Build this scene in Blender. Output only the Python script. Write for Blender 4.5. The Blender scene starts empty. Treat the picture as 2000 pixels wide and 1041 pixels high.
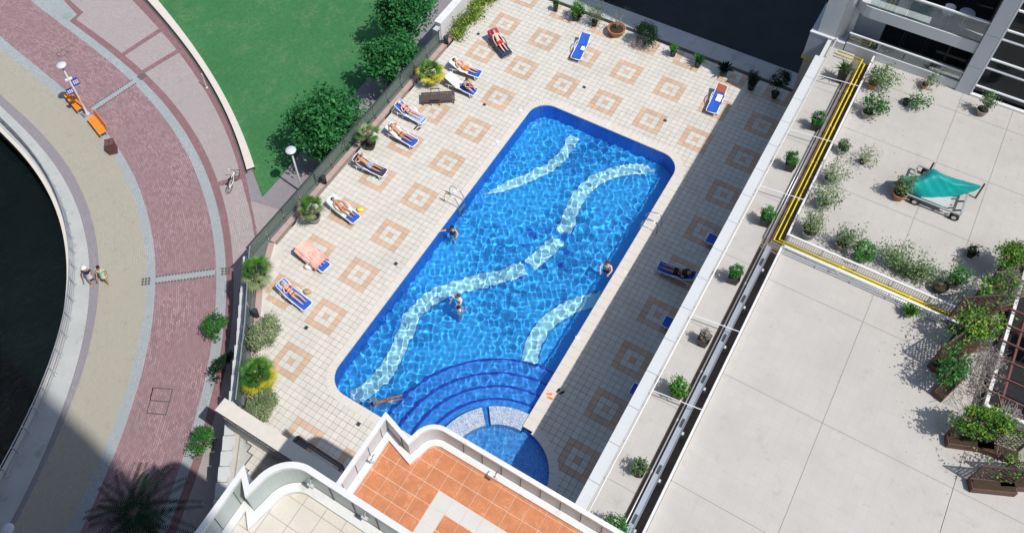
import bpy, math, random
import numpy as np
from mathutils import Vector, Matrix

sc = bpy.context.scene
COL = sc.collection
random.seed(7)
RNG = np.random.default_rng(11)
R = math.radians

# ------------------------------------------------------------------ camera
CAM = np.array([21.104, -35.816, 39.384]); FPX = 1820.7637; PPX, PPY = 899.1256, 302.8342
PITCH, ROLL, YAW = 0.8958, 0.0668, -0.6103
_fw = np.array([math.sin(YAW)*math.cos(PITCH), math.cos(YAW)*math.cos(PITCH), -math.sin(PITCH)])
_r = np.array([math.cos(YAW), -math.sin(YAW), 0.0]); _dn = np.cross(_fw, _r)
_r2 = math.cos(ROLL)*_r + math.sin(ROLL)*_dn; _d2 = -math.sin(ROLL)*_r + math.cos(ROLL)*_dn
CR = np.array([_r2, _d2, _fw])
cd = bpy.data.cameras.new('camera'); cam = bpy.data.objects.new('camera', cd); COL.objects.link(cam)
cam.matrix_world = Matrix(((_r2[0], -_d2[0], -_fw[0], CAM[0]), (_r2[1], -_d2[1], -_fw[1], CAM[1]), (_r2[2], -_d2[2], -_fw[2], CAM[2]), (0, 0, 0, 1)))
cd.sensor_width = 36; cd.lens = FPX/2000*36
cd.shift_x = (1000-PPX)/2000; cd.shift_y = -(520.5-PPY)/2000
cd.clip_start = 0.1; cd.clip_end = 600
sc.camera = cam
def U(px, py, z=0.0):
    """the point at height z that the photograph shows at pixel (px, py)"""
    d = CR.T @ np.array([(px-PPX)/FPX, (py-PPY)/FPX, 1.0]); t = (z-CAM[2])/d[2]
    p = CAM + t*d; return (float(p[0]), float(p[1]), float(z))
def PJ(p):
    c = CR @ (np.array(p, float)-CAM); return PPX+FPX*c[0]/c[2], PPY+FPX*c[1]/c[2], c[2]

# ------------------------------------------------------------------ world, sun, exposure
SUN_EL, SH_AZ = R(59.1), R(172.6)
w = bpy.data.worlds.new('World'); sc.world = w; w.use_nodes = True
sky = w.node_tree.nodes.new('ShaderNodeTexSky'); sky.sky_type = 'NISHITA'; sky.sun_disc = False
sky.sun_elevation = SUN_EL; sky.sun_rotation = math.atan2(-math.cos(SH_AZ), -math.sin(SH_AZ))
w.node_tree.links.new(sky.outputs[0], w.node_tree.nodes['Background'].inputs[0])
w.node_tree.nodes['Background'].inputs[1].default_value = 0.15
sl = bpy.data.lights.new('sun', 'SUN'); sl.energy = 2.9; sl.angle = R(0.53); sl.color = (1.0, 0.965, 0.915)
so = bpy.data.objects.new('sun', sl); COL.objects.link(so)
_k = 1/math.tan(SUN_EL)
SUNV = Vector((math.cos(SH_AZ)*_k, math.sin(SH_AZ)*_k, -1))
so.rotation_euler = SUNV.to_track_quat('-Z', 'Y').to_euler(); so.location = (60, -40, 90)
sl.cycles.is_caustics_light = True
sc.view_settings.view_transform = 'Standard'; sc.view_settings.look = 'None'
sc.view_settings.exposure = 0.55; sc.view_settings.gamma = 1.0
sc.cycles.max_bounces = 10; sc.cycles.transparent_max_bounces = 12; sc.cycles.use_denoising = True
sc.cycles.sample_clamp_indirect = 4.0

# ------------------------------------------------------------------ materials
def nmat(name):
    m = bpy.data.materials.new(name); m.use_nodes = True
    return m, m.node_tree, m.node_tree.nodes['Principled BSDF']
def setc(b, c): b.inputs['Base Color'].default_value = (*c, 1)
def mixc(nt, fac, a, b):
    n = nt.nodes.new('ShaderNodeMix'); n.data_type = 'RGBA'
    for s, v in ((0, fac), (6, a), (7, b)):
        if isinstance(v, (tuple, float, int)): n.inputs[s].default_value = (*v, 1) if isinstance(v, tuple) else v
        else: nt.links.new(v, n.inputs[s])
    return n.outputs[2]
def noise(nt, scale, detail=4, coord=None, rough=.55):
    n = nt.nodes.new('ShaderNodeTexNoise'); n.inputs['Scale'].default_value = scale; n.inputs['Detail'].default_value = detail; n.inputs['Roughness'].default_value = rough
    if coord is None:
        g = nt.nodes.new('ShaderNodeNewGeometry'); coord = g.outputs['Position']
    nt.links.new(coord, n.inputs['Vector']); return n.outputs['Fac']
def ramp(nt, fac, lo, hi):
    n = nt.nodes.new('ShaderNodeMapRange'); n.inputs[1].default_value = lo; n.inputs[2].default_value = hi; nt.links.new(fac, n.inputs[0]); return n.outputs[0]
def bump(nt, b, h, strength, dist=.01):
    n = nt.nodes.new('ShaderNodeBump'); n.inputs['Strength'].default_value = strength; n.inputs['Distance'].default_value = dist
    nt.links.new(h, n.inputs['Height']); nt.links.new(n.outputs[0], b.inputs['Normal'])
MATS = {}
def M(name, c, rough=.65, var=.12, vs=3.0, fine=30.0, bmp=0.0, metal=0.0, obj=False, stain=None, spec=.35):
    if name in MATS: return MATS[name]
    m, nt, b = nmat(name); coord = None
    if obj: coord = nt.nodes.new('ShaderNodeTexCoord').outputs['Object']
    lo = tuple(x*(1-var) for x in c); hi = tuple(min(1, x*(1+var)) for x in c)
    o = mixc(nt, ramp(nt, noise(nt, vs, 5, coord), .3, .7), lo, hi)
    f2 = noise(nt, fine, 3, coord)
    o = mixc(nt, ramp(nt, f2, .35, .65), tuple(x*(1-var*.6) for x in c), o)
    if stain:
        o = mixc(nt, ramp(nt, noise(nt, stain[1], 6, coord, .7), .56, .78), o, stain[0])
    nt.links.new(o, b.inputs['Base Color']); b.inputs['Roughness'].default_value = rough; b.inputs['Metallic'].default_value = metal
    b.inputs['Specular IOR Level'].default_value = spec
    if bmp: bump(nt, b, f2, bmp)
    MATS[name] = m; return m
def cellrand(nt, size, off=0.0):
    g = nt.nodes.new('ShaderNodeNewGeometry'); s = nt.nodes.new('ShaderNodeVectorMath'); s.operation = 'MULTIPLY_ADD'
    s.inputs[1].default_value = (1/size,)*3; s.inputs[2].default_value = (off, off, .5); nt.links.new(g.outputs['Position'], s.inputs[0])
    f = nt.nodes.new('ShaderNodeVectorMath'); f.operation = 'FLOOR'; nt.links.new(s.outputs[0], f.inputs[0])
    wn = nt.nodes.new('ShaderNodeTexWhiteNoise'); wn.noise_dimensions = '2D'; nt.links.new(f.outputs[0], wn.inputs['Vector']); return wn.outputs['Value']
def tile_mat(name, c, size, off, var=.1, rough=.55, dirt=(.3, .27, .22)):
    m, nt, b = nmat(name)
    o = mixc(nt, cellrand(nt, size, off), tuple(x*(1-var) for x in c), tuple(min(1, x*(1+var*.6)) for x in c))
    o = mixc(nt, ramp(nt, noise(nt, .5, 6, None, .65), .5, .85), o, tuple(x*.78 for x in c))
    o = mixc(nt, ramp(nt, noise(nt, 9, 5, None, .7), .62, .9), o, dirt)
    nt.links.new(o, b.inputs['Base Color']); b.inputs['Roughness'].default_value = rough; b.inputs['Specular IOR Level'].default_value = .3
    MATS[name] = m; return m
def mosaic(name, c1, c2, size=.05, rough=.4):
    m, nt, b = nmat(name)
    o = mixc(nt, cellrand(nt, size), c1, c2); nt.links.new(o, b.inputs['Base Color']); b.inputs['Roughness'].default_value = rough
    MATS[name] = m; return m
def leaf_mat(name, dark, light, trans=.25, vs=1.2):
    m, nt, b = nmat(name); g = nt.nodes.new('ShaderNodeNewGeometry')
    o = mixc(nt, g.outputs['Random Per Island'], dark, light)
    o = mixc(nt, ramp(nt, noise(nt, vs, 2), .35, .7), tuple(x*.72 for x in dark), o)
    nt.links.new(o, b.inputs['Base Color']); b.inputs['Roughness'].default_value = .55; b.inputs['Specular IOR Level'].default_value = .25
    t = nt.nodes.new('ShaderNodeBsdfTranslucent'); nt.links.new(o, t.inputs[0]); mx = nt.nodes.new('ShaderNodeMixShader'); mx.inputs[0].default_value = trans
    nt.links.new(b.outputs[0], mx.inputs[1]); nt.links.new(t.outputs[0], mx.inputs[2]); nt.links.new(mx.outputs[0], nt.nodes['Material Output'].inputs[0])
    MATS[name] = m; return m
def glass_mat(name, tint, refl=1.0):
    m, nt, b = nmat(name); nt.nodes.remove(b)
    t = nt.nodes.new('ShaderNodeBsdfTransparent'); t.inputs[0].default_value = (*tint, 1)
    g = nt.nodes.new('ShaderNodeBsdfGlossy'); g.inputs['Roughness'].default_value = .03
    fr = nt.nodes.new('ShaderNodeFresnel'); fr.inputs[0].default_value = 1.5
    mx = nt.nodes.new('ShaderNodeMixShader'); nt.links.new(fr.outputs[0], mx.inputs[0]); nt.links.new(t.outputs[0], mx.inputs[1]); nt.links.new(g.outputs[0], mx.inputs[2])
    if refl < 1:
        df = nt.nodes.new('ShaderNodeBsdfDiffuse'); df.inputs[0].default_value = (.40, .50, .45, 1); tl = nt.nodes.new('ShaderNodeBsdfTranslucent'); tl.inputs[0].default_value = (.40, .50, .45, 1); ad = nt.nodes.new('ShaderNodeMixShader'); ad.inputs[0].default_value = .5; nt.links.new(df.outputs[0], ad.inputs[1]); nt.links.new(tl.outputs[0], ad.inputs[2])
        m2 = nt.nodes.new('ShaderNodeMixShader'); m2.inputs[0].default_value = refl; nt.links.new(mx.outputs[0], m2.inputs[1]); nt.links.new(ad.outputs[0], m2.inputs[2]); mx = m2
    nt.links.new(mx.outputs[0], nt.nodes['Material Output'].inputs[0]); MATS[name] = m; return m
def paving(name, c, mortar, bw, bh, var=.25, big=.25):
    c = tuple(x*.87 for x in c); mortar = tuple(x*.8 for x in mortar)
    """small pavers along the band: u runs along, v across (metres)"""
    m, nt, b = nmat(name); uv = nt.nodes.new('ShaderNodeUVMap')
    br = nt.nodes.new('ShaderNodeTexBrick'); br.inputs['Scale'].default_value = 1; br.inputs['Brick Width'].default_value = bw; br.inputs['Row Height'].default_value = bh
    br.inputs['Mortar Size'].default_value = .011; br.inputs['Mortar Smooth'].default_value = .2; br.inputs['Bias'].default_value = 0
    br.inputs['Color1'].default_value = (*[x*(1-var) for x in c], 1); br.inputs['Color2'].default_value = (*[min(1, x*(1+var)) for x in c], 1); br.inputs['Mortar'].default_value = (*mortar, 1)
    nt.links.new(uv.outputs[0], br.inputs['Vector'])
    o = mixc(nt, ramp(nt, noise(nt, .35, 6, None, .6), .38, .72), br.outputs['Color'], tuple(x*(1-big) for x in c))
    o = mixc(nt, ramp(nt, noise(nt, 2.2, 5, None, .7), .58, .85), o, tuple(x*.6 for x in c))
    nt.links.new(o, b.inputs['Base Color']); b.inputs['Roughness'].default_value = .8; b.inputs['Specular IOR Level'].default_value = .2
    bump(nt, b, br.outputs['Fac'], -.5, .006); MATS[name] = m; return m

T_OFF = .5
tile_mat('deck_tile', (.585, .55, .487), .3, T_OFF, .06)
tile_mat('deck_tile_ochre', (.55, .385, .27), .3, T_OFF, .10)
M('grout', (.25, .23, .195), .9, .55, 1.1, 9)
M('grout_dark', (.13, .12, .105), .9, .5, 1.5, 9)
M('coping', (.61, .57, .51), .6, .08, 4, 40)
M('white_paint', (.66, .66, .645), .5, .07, 2, 20, stain=((.42, .41, .385), 1.6))
M('white_metal', (.68, .69, .70), .35, .03, 3, 30)
M('render_beige', (.5, .46, .41), .8, .08, 1, 18)
M('panel_grey', (.48, .50, .525), .5, .05, .6, 15)
M('panel_pale', (.53, .545, .55), .5, .05, .6, 15)
M('terrace_paving', (.60, .585, .56), .75, .07, .7, 26, stain=((.47, .45, .42), .9))
M('joint_grey', (.27, .255, .24), .9, .2, 3, 20)
M('joint_dark', (.12, .115, .11), .9, .2, 3, 20)
M('trench_brown', (.20, .15, .115), .9, .3, 2, 20)
M('pipe_yellow', (.80, .62, .03), .4, .12, 3, 14)
M('pipe_grey', (.52, .54, .57), .35, .1, 3, 14, metal=.6)
M('steel', (.62, .63, .65), .22, .05, 3, 20, metal=1.0)
M('dark_steel', (.10, .105, .11), .4, .1, 3, 20, metal=.7)
M('asphalt', (.035, .038, .043), .9, .25, .8, 30)
M('stone_grey', (.42, .43, .42), .8, .14, .8, 18, stain=((.22, .23, .20), 1.1))
M('kerb_pink', (.42, .30, .27), .8, .12, 1.5, 20)
M('orange_tile', (.53, .205, .09), .5, .24, 3.5, 22, stain=((.66, .36, .22), 4))
M('orange_grout', (.72, .55, .42), .8, .1, 2, 20)
M('cream_tile', (.58, .545, .47), .5, .10, 1.6, 20, stain=((.5, .42, .32), 1.2))
M('cream_grout', (.38, .35, .30), .8, .1, 2, 20)
M('cream_band', (.56, .545, .5), .55, .06, 2, 20)
M('panel_green', (.42, .47, .45), .35, .08, 2, 20)
M('black_pot', (.022, .022, .025), .45, .2, 4, 20, obj=True)
M('terracotta', (.40, .17, .08), .8, .15, 4, 20, obj=True)
M('grey_pot', (.26, .29, .30), .7, .15, 4, 20, obj=True)
M('stone_pot', (.30, .26, .22), .8, .2, 5, 25, obj=True)
M('gutter_grey', (.13, .14, .135), .8, .25, 2, 20)
M('soil', (.05, .032, .02), .95, .3, 8, 40)
M('bark', (.16, .11, .075), .9, .3, 8, 40)
M('pale_bark', (.33, .29, .24), .9, .25, 8, 40)
M('wood_brown', (.125, .062, .045), .7, .25, 5, 40)
M('wood_orange', (.80, .26, .03), .55, .12, 4, 30)
M('wood_grey', (.10, .075, .07), .75, .3, 6, 40)
M('wood_red', (.15, .06, .055), .7, .2, 5, 40)
M('sign_blue', (.03, .05, .42), .4, .05)
M('sling_blue', (.02, .10, .50), .7, .10, 6, 60, obj=True)
M('sling_navy', (.03, .045, .10), .7, .12, 6, 60, obj=True)
M('frame_white', (.80, .80, .80), .4, .03, 6, 30, obj=True)
M('frame_dark', (.06, .06, .07), .45, .1, 6, 30, obj=True)
for n, c in dict(towel_white=(.80, .79, .77), towel_mint=(.55, .78, .70), towel_pink=(.85, .46, .38), towel_crimson=(.42, .03, .08), towel_rust=(.36, .10, .06), towel_paleblue=(.35, .48, .66), towel_yellow=(.85, .66, .10), cloth_red=(.62, .03, .03), cloth_orange=(.80, .22, .03), cloth_black=(.02, .02, .022), cloth_plaid=(.33, .36, .55), cloth_navy=(.02, .03, .09), cloth_white=(.78, .78, .78), cloth_green=(.50, .66, .52), cloth_lilac=(.55, .56, .68), cloth_pink=(.60, .05, .18)).items():
    M(n, c, .85, .14, 9, 60, obj=True)
for n, c in dict(skin_light=(.62, .36, .25), skin_tan=(.50, .25, .14), skin_pale=(.68, .46, .36)).items(): M(n, c, .55, .08, 6, 30, obj=True)
for n, c in dict(hair_dark=(.02, .014, .01), hair_brown=(.09, .05, .03), hair_fair=(.35, .24, .13), hat_white=(.78, .78, .76), straw=(.5, .36, .18)).items(): M(n, c, .8, .2, 20, 80, obj=True)
M('tarp', (.0, .29, .27), .5, .16, 2, 8)
M('rubber', (.02, .02, .022), .8, .2)
M('lattice_brown', (.09, .05, .045), .8, .25, 4, 30)
M('lamp_white', (.55, .57, .60), .3, .03)
M('dark_room', (.015, .016, .018), .9, .3, .6, 8)
M('cover_frame', (.10, .09, .095), .8, .2)
M('manhole', (.27, .31, .30), .7, .15, 3, 30)
glass_mat('rail_glass', (.78, .88, .84), .34); glass_mat('clear_glass', (.80, .86, .88))
M('window_dark', (.012, .016, .02), .05, .2, .5, 4, spec=.3)
leaf_mat('leaf_tree', (.02, .16, .045), (.13, .46, .13), .38, 2.2)
leaf_mat('leaf_shrub', (.035, .16, .03), (.12, .36, .07))
leaf_mat('leaf_bright', (.05, .20, .02), (.17, .40, .06))
leaf_mat('leaf_grey', (.22, .30, .13), (.50, .55, .33))
leaf_mat('leaf_yellow', (.30, .36, .05), (.62, .58, .10))
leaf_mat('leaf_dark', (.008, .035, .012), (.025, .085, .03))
leaf_mat('leaf_olive', (.10, .19, .07), (.28, .39, .17))
leaf_mat('leaf_dry', (.30, .27, .24), (.55, .50, .46), .1)
leaf_mat('leaf_vine', (.13, .28, .03), (.42, .54, .07))
leaf_mat('twig_grey', (.22, .18, .18), (.42, .37, .36), .05)
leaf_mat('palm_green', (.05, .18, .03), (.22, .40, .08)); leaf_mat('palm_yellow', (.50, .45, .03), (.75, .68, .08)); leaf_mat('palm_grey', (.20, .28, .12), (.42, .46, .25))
leaf_mat('flower_pink', (.55, .05, .15), (.75, .25, .3)); leaf_mat('flower_white', (.6, .6, .58), (.8, .8, .78))

# pool tiles and water
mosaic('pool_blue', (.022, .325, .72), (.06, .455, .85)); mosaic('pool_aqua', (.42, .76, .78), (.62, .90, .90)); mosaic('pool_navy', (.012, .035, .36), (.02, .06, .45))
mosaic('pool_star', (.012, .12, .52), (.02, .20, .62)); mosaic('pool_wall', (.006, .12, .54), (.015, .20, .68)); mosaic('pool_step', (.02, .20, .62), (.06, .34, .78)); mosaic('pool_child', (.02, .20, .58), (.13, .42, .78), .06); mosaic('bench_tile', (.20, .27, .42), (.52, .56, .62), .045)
m, nt, b = nmat('pool_water_surface'); nt.nodes.remove(b); g = nt.nodes.new('ShaderNodeBsdfGlass'); g.inputs['IOR'].default_value = 1.33; g.inputs['Roughness'].default_value = 0
g.inputs['Color'].default_value = (.86, .97, 1, 1); nt.links.new(g.outputs[0], nt.nodes['Material Output'].inputs[0]); MATS['pool_water_surface'] = m
m, nt, b = nmat('canal_surface'); o = mixc(nt, noise(nt, .6, 4), (.0015, .004, .0045), (.004, .010, .010)); nt.links.new(o, b.inputs['Base Color']); b.inputs['Roughness'].default_value = .08; b.inputs['IOR'].default_value = 1.33
bump(nt, b, noise(nt, 2.4, 6, None, .6), .55, .12); MATS['canal_surface'] = m
# grass: mottled colour plus fine relief
m, nt, b = nmat('lawn_grass')
o = mixc(nt, ramp(nt, noise(nt, .22, 5, None, .6), .32, .7), (.042, .165, .06), (.10, .255, .105)); o = mixc(nt, ramp(nt, noise(nt, .55, 7, None, .7), .50, .74), o, (.235, .30, .15))
o = mixc(nt, ramp(nt, noise(nt, 4.5, 8, None, .75), .42, .66), o, (.03, .12, .04)); o = mixc(nt, ramp(nt, noise(nt, 1.3, 6, None, .7), .60, .75), o, (.25, .29, .13))
f = noise(nt, 22, 4, None, .7); o = mixc(nt, ramp(nt, f, .35, .75), tuple(x*.7 for x in (.06, .22, .08)), o); nt.links.new(o, b.inputs['Base Color']); b.inputs['Roughness'].default_value = .9; b.inputs['Specular IOR Level'].default_value = .1
bump(nt, b, f, .8, .03); MATS['lawn_grass'] = m
paving('brick_pink', (.36, .235, .25), (.17, .115, .125), .22, .11, .26, .22)
paving('paver_sand', (.42, .395, .325), (.355, .33, .27), .2, .1, .06, .08)
paving('paver_bluegrey', (.39, .425, .435), (.29, .32, .335), .12, .12, .12, .14)
paving('paver_rose', (.29, .165, .18), (.21, .12, .13), .22, .11, .16, .18)
paving('paver_blush', (.43, .38, .375), (.31, .27, .27), .2, .1, .10, .12)
paving('paver_violet', (.30, .275, .30), (.24, .22, .24), .2, .1, .10, .12)
# ------------------------------------------------------------------ mesh helpers
class MB:
    def __init__(s): s.v = []; s.f = []; s.m = []; s.uv = None
    def add(s, vs, fs, mi=0):
        o = len(s.v); s.v.extend(vs); s.f.extend([tuple(i+o for i in q) for q in fs]); s.m.extend([mi]*len(fs))
    def box(s, x0, x1, y0, y1, z0, z1, mi=0, T=None):
        vs = [(x0, y0, z0), (x1, y0, z0), (x1, y1, z0), (x0, y1, z0), (x0, y0, z1), (x1, y0, z1), (x1, y1, z1), (x0, y1, z1)]
        if T is not None: vs = [tuple(T @ Vector(v)) for v in vs]
        s.add(vs, [(3, 2, 1, 0), (4, 5, 6, 7), (0, 1, 5, 4), (1, 2, 6, 5), (2, 3, 7, 6), (3, 0, 4, 7)], mi); return s
    def beam(s, a, b, wd, ht, mi=0):
        a = Vector(a); b = Vector(b); d = b-a; L = d.length; q = d.to_track_quat('X', 'Z').to_matrix().to_4x4(); T = Matrix.Translation(a) @ q
        return s.box(0, L, -wd/2, wd/2, -ht/2, ht/2, mi, T)
    def tube(s, pts, r, n=7, mi=0, cap=True):
        P = [Vector(p) for p in pts]; rs = r if isinstance(r, (list, tuple)) else [r]*len(P); rings = []; o = len(s.v)
        for i, p in enumerate(P):
            d = (P[min(i+1, len(P)-1)]-P[max(i-1, 0)]).normalized(); up = Vector((0, 0, 1)) if abs(d.z) < .95 else Vector((1, 0, 0))
            u = d.cross(up).normalized(); v = d.cross(u)
            for k in range(n):
                a = 2*math.pi*k/n; s.v.append(tuple(p+(u*math.cos(a)+v*math.sin(a))*rs[i]))
        for i in range(len(P)-1):
            for k in range(n):
                s.f.append((o+i*n+k, o+(i+1)*n+k, o+(i+1)*n+(k+1) % n, o+i*n+(k+1) % n)); s.m.append(mi)
        if cap: s.f.append(tuple(o+k for k in range(n))); s.f.append(tuple(o+(len(P)-1)*n+k for k in reversed(range(n)))); s.m += [mi, mi]
        return s
    def lathe(s, prof, n=20, c=(0, 0, 0), mi=0, cap=True):
        o = len(s.v)
        for r, z in prof:
            for k in range(n): a = 2*math.pi*k/n; s.v.append((c[0]+r*math.cos(a), c[1]+r*math.sin(a), c[2]+z))
        for i in range(len(prof)-1):
            for k in range(n): s.f.append((o+i*n+k, o+i*n+(k+1) % n, o+(i+1)*n+(k+1) % n, o+(i+1)*n+k)); s.m.append(mi)
        if cap: s.f.append(tuple(o+k for k in reversed(range(n)))); s.f.append(tuple(o+(len(prof)-1)*n+k for k in range(n))); s.m += [mi, mi]
        return s
    def prism(s, poly, z0, z1, mi=0):
        n = len(poly); vs = [(x, y, z0) for x, y in poly]+[(x, y, z1) for x, y in poly]
        s.add(vs, [tuple(reversed(range(n))), tuple(range(n, 2*n))]+[(i, (i+1) % n, n+(i+1) % n, n+i) for i in range(n)], mi); return s
    def grid(s, rows, mi=0, close=False):
        o = len(s.v); n = len(rows[0])
        for r in rows: s.v.extend([tuple(p) for p in r])
        for i in range(len(rows)-1):
            for k in range(n if close else n-1): s.f.append((o+i*n+k, o+i*n+(k+1) % n, o+(i+1)*n+(k+1) % n, o+(i+1)*n+k)); s.m.append(mi)
        return s
    def ball(s, c, rx, ry, rz, n=10, mi=0):
        return s.grid([[(c[0]+rx*math.sin(t)*math.cos(a), c[1]+ry*math.sin(t)*math.sin(a), c[2]+rz*math.cos(t)) for a in [2*math.pi*k/n for k in range(n)]] for t in [math.pi*(.02+.96*i/(n-2)) for i in range(n-1)]], mi, True)
def mesh_obj(mb, name, mats, smooth=False):
    me = bpy.data.meshes.new(name); me.from_pydata(mb.v, [], mb.f)
    mats = mats if isinstance(mats, (list, tuple)) else [mats]
    for k in mats: me.materials.append(MATS[k])
    if len(mats) > 1: me.polygons.foreach_set('material_index', mb.m)
    if smooth: me.polygons.foreach_set('use_smooth', [True]*len(me.polygons))
    if mb.uv:
        l = me.uv_layers.new(name='UVMap'); flat = [c for p in me.loops for c in mb.uv[p.vertex_index]]; l.data.foreach_set('uv', flat)
    me.update(); o = bpy.data.objects.new(name, me); COL.objects.link(o); return o
def part(mb, name, mats, parent, smooth=False):
    """link mb as a part of parent; mb is in the frame of the top-level thing"""
    o = mesh_obj(mb, name, mats, smooth); o.parent = parent; return o
def wpart(mb, name, mats, parent, smooth=False):
    """like part, but mb is in world coordinates and the thing is not rotated"""
    r = parent
    while r.parent is not None: r = r.parent
    L = r.location
    if L.length > 0: mb.v = [(x-L.x, y-L.y, z-L.z) for x, y, z in mb.v]
    return part(mb, name, mats, parent, smooth)
def tag(o, label=None, cat=None, group=None, kind=None):
    if label: o['label'] = label
    if cat: o['category'] = cat
    if group: o['group'] = group
    if kind: o['kind'] = kind
    return o
def thing(name, label, cat, loc=(0, 0, 0), rz=0.0, group=None):
    o = bpy.data.objects.new(name, None); COL.objects.link(o); o.empty_display_size = .2
    o.location = loc; o.rotation_euler = (0, 0, rz); return tag(o, label, cat, group)
def struct(name):
    o = bpy.data.objects.new(name, None); COL.objects.link(o); o['kind'] = 'structure'; return o
def copy_tree(o, parent=None):
    c = o.copy(); COL.objects.link(c); c.parent = parent
    for ch in o.children: copy_tree(ch, c)
    return c
def fast_quads(V4, name, mats, mi=None):
    """V4: (n,4,3) array of separate quads"""
    n = len(V4); me = bpy.data.meshes.new(name); me.vertices.add(n*4); me.vertices.foreach_set('co', V4.reshape(-1).astype(np.float32))
    me.loops.add(n*4); me.loops.foreach_set('vertex_index', np.arange(n*4, dtype=np.int32)); me.polygons.add(n); me.polygons.foreach_set('loop_start', np.arange(0, n*4, 4, dtype=np.int32))
    mats = mats if isinstance(mats, (list, tuple)) else [mats]
    for k in mats: me.materials.append(MATS[k])
    if mi is not None: me.polygons.foreach_set('material_index', np.asarray(mi, dtype=np.int32))
    me.update(calc_edges=True); me.validate(); o = bpy.data.objects.new(name, me); COL.objects.link(o); return o
def leaf_quads(C, size, up=.35, ratio=.5):
    """diamond leaves at the points C with random, slightly upward facing orientation"""
    n = len(C); d = RNG.normal(size=(n, 3)); d /= np.linalg.norm(d, axis=1)[:, None]
    nn = RNG.normal(size=(n, 3)); nn[:, 2] = np.abs(nn[:, 2])+up; nn /= np.linalg.norm(nn, axis=1)[:, None]
    u = np.cross(nn, d); u /= np.linalg.norm(u, axis=1)[:, None]+1e-9; v = np.cross(nn, u)
    s = size*RNG.uniform(.65, 1.3, size=(n, 1)); a = u*s*.5; b_ = v*s*.5*ratio
    return np.stack([C-a, C-b_+a*.1, C+a, C+b_+a*.1], 1)
def clump_pts(n, c, rx, ry, rz, nclump, spread=.34, shell=.55, flat=-1.0):
    """points in clumps through an ellipsoid, more towards its skin"""
    q = RNG.normal(size=(nclump, 3)); q /= np.linalg.norm(q, axis=1)[:, None]
    q[:, 2] = np.where(q[:, 2] < flat, -q[:, 2], q[:, 2])
    q *= (shell+(1-shell)*RNG.random((nclump, 1))**.6)*.85
    k = RNG.integers(0, nclump, n); w_ = RNG.uniform(.6, 1.25, nclump)[k][:, None]
    p = q[k]+RNG.normal(size=(n, 3))*spread*.55*w_
    return p*np.array([rx, ry, rz])+np.array(c)

# ================================================================== SETTING
ZP = -3.5
# ---- promenade: curved bands of paving round the dock
CT = (-28.0, -42.5); P5 = [6.18785e-07, -1.2280348e-04, 8.177255e-03, -.20873529, 32.28703942]
def r5(t):
    lo, hi = 20., 97.
    tc = min(max(t, lo), hi); r = float(np.polyval(P5, tc)); sl_ = float(np.polyval(np.polyder(P5), tc)); return r+sl_*(t-tc)
DK = {0: (19.5, 79, -.00024, .0312, -8.78), 1: (22, 76, 1e-5, -.0032, -6.656), 2: (22, 86, -.00013, .01659, -6.782), 3: (18, 94, -.00021, .02195, -4.326), 4: (17.7, 96, -9e-5, .00907, -3.495), 5: (20, 97, 0, 0, 0), 6: (24, 86, -2e-5, .00242, .47), 7: (46, 89, -.00017, .02284, .242), 8: (53, 90, .0008, -.04113, 2.17), 9: (50.5, 96, .00104, -.06487, 3.018), 10: (54, 96, .00179, -.16567, 6.779)}
def rb(k, t):
    lo, hi, a, b_, c = DK[k]; tc = min(max(t, lo), hi); return r5(t)+a*tc*tc+b_*tc+c
def pol(r, t): return (CT[0]+r*math.cos(R(t)), CT[1]+r*math.sin(R(t)))
def band(k0, k1, t0, t1, z, step=.75, f0=0, f1=0):
    mb = MB(); mb.uv = []; n = int(abs(t1-t0)/step)+2; rows = []; arc = 0; prev = None
    for i in range(n):
        t = t0+(t1-t0)*i/(n-1); a, b_ = rb(k0, t)+f0, rb(k1, t)+f1; row = []
        pm = pol((a+b_)/2, t); arc += 0 if prev is None else math.dist(pm, prev); prev = pm
        for j in range(5): r_ = a+(b_-a)*j/4; row.append((*pol(r_, t), z)); mb.uv.append((arc, r_))
        rows.append(row)
    mb.grid(rows); mb.f = [tuple(reversed(q)) for q in mb.f]; return mb
prom = struct('promenade')
ground = MB(); ground.box(-120, 90, -120, 120, -6.6, -6.2); g_ = mesh_obj(ground, 'ground', 'asphalt'); g_['kind'] = 'structure'
T0, T1 = -8, 128
for k0, k1, mt in ((1, 2, 'paver_violet'), (2, 3, 'paver_sand'), (3, 4, 'paver_bluegrey'), (4, 5, 'brick_pink'), (5, 6, 'paver_bluegrey'), (6, 7, 'paver_rose')):
    o = part(band(k0, k1, T0, T1, ZP), 'paving_band', mt, prom)
part(band(7, 8, 36, T1, ZP), 'paving_band', 'paver_blush', prom); part(band(8, 9, 36, T1, ZP), 'paving_band', 'paver_rose', prom)
# paving beyond the curved bands, up to and under the podium
mb = MB(); mb.uv = []
poly = [pol(rb(7, t), t) for t in np.linspace(-8, 53, 40)]; mb.v = []
rows = []
for t in np.linspace(-8, 53.5, 50):
    a = pol(rb(7, t), t); rows.append([(a[0], a[1], ZP-.004), (max(a[0]+.5, -2.0)+3, a[1]+2.0, ZP-.004)])
mb.grid(rows); mb.uv = [(v[0], v[1]) for v in mb.v]; mb.f = [tuple(reversed(q)) for q in mb.f]; part(mb, 'paving_field', 'paver_blush', prom)
mb = MB(); mb.v = [(-7.1, -18.5, ZP-.008), (2, -18.5, ZP-.008), (2, 30, ZP-.008), (-7.1, 30, ZP-.008), (-12, -22, ZP-.008), (4, -30, ZP-.008)]
mb.f = [(0, 1, 2, 3), (4, 5, 1, 0)]; mb.m = [0, 0]; mb.uv = [(v[0], v[1]) for v in mb.v]; part(mb, 'paving_field', 'paver_violet', prom)
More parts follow.
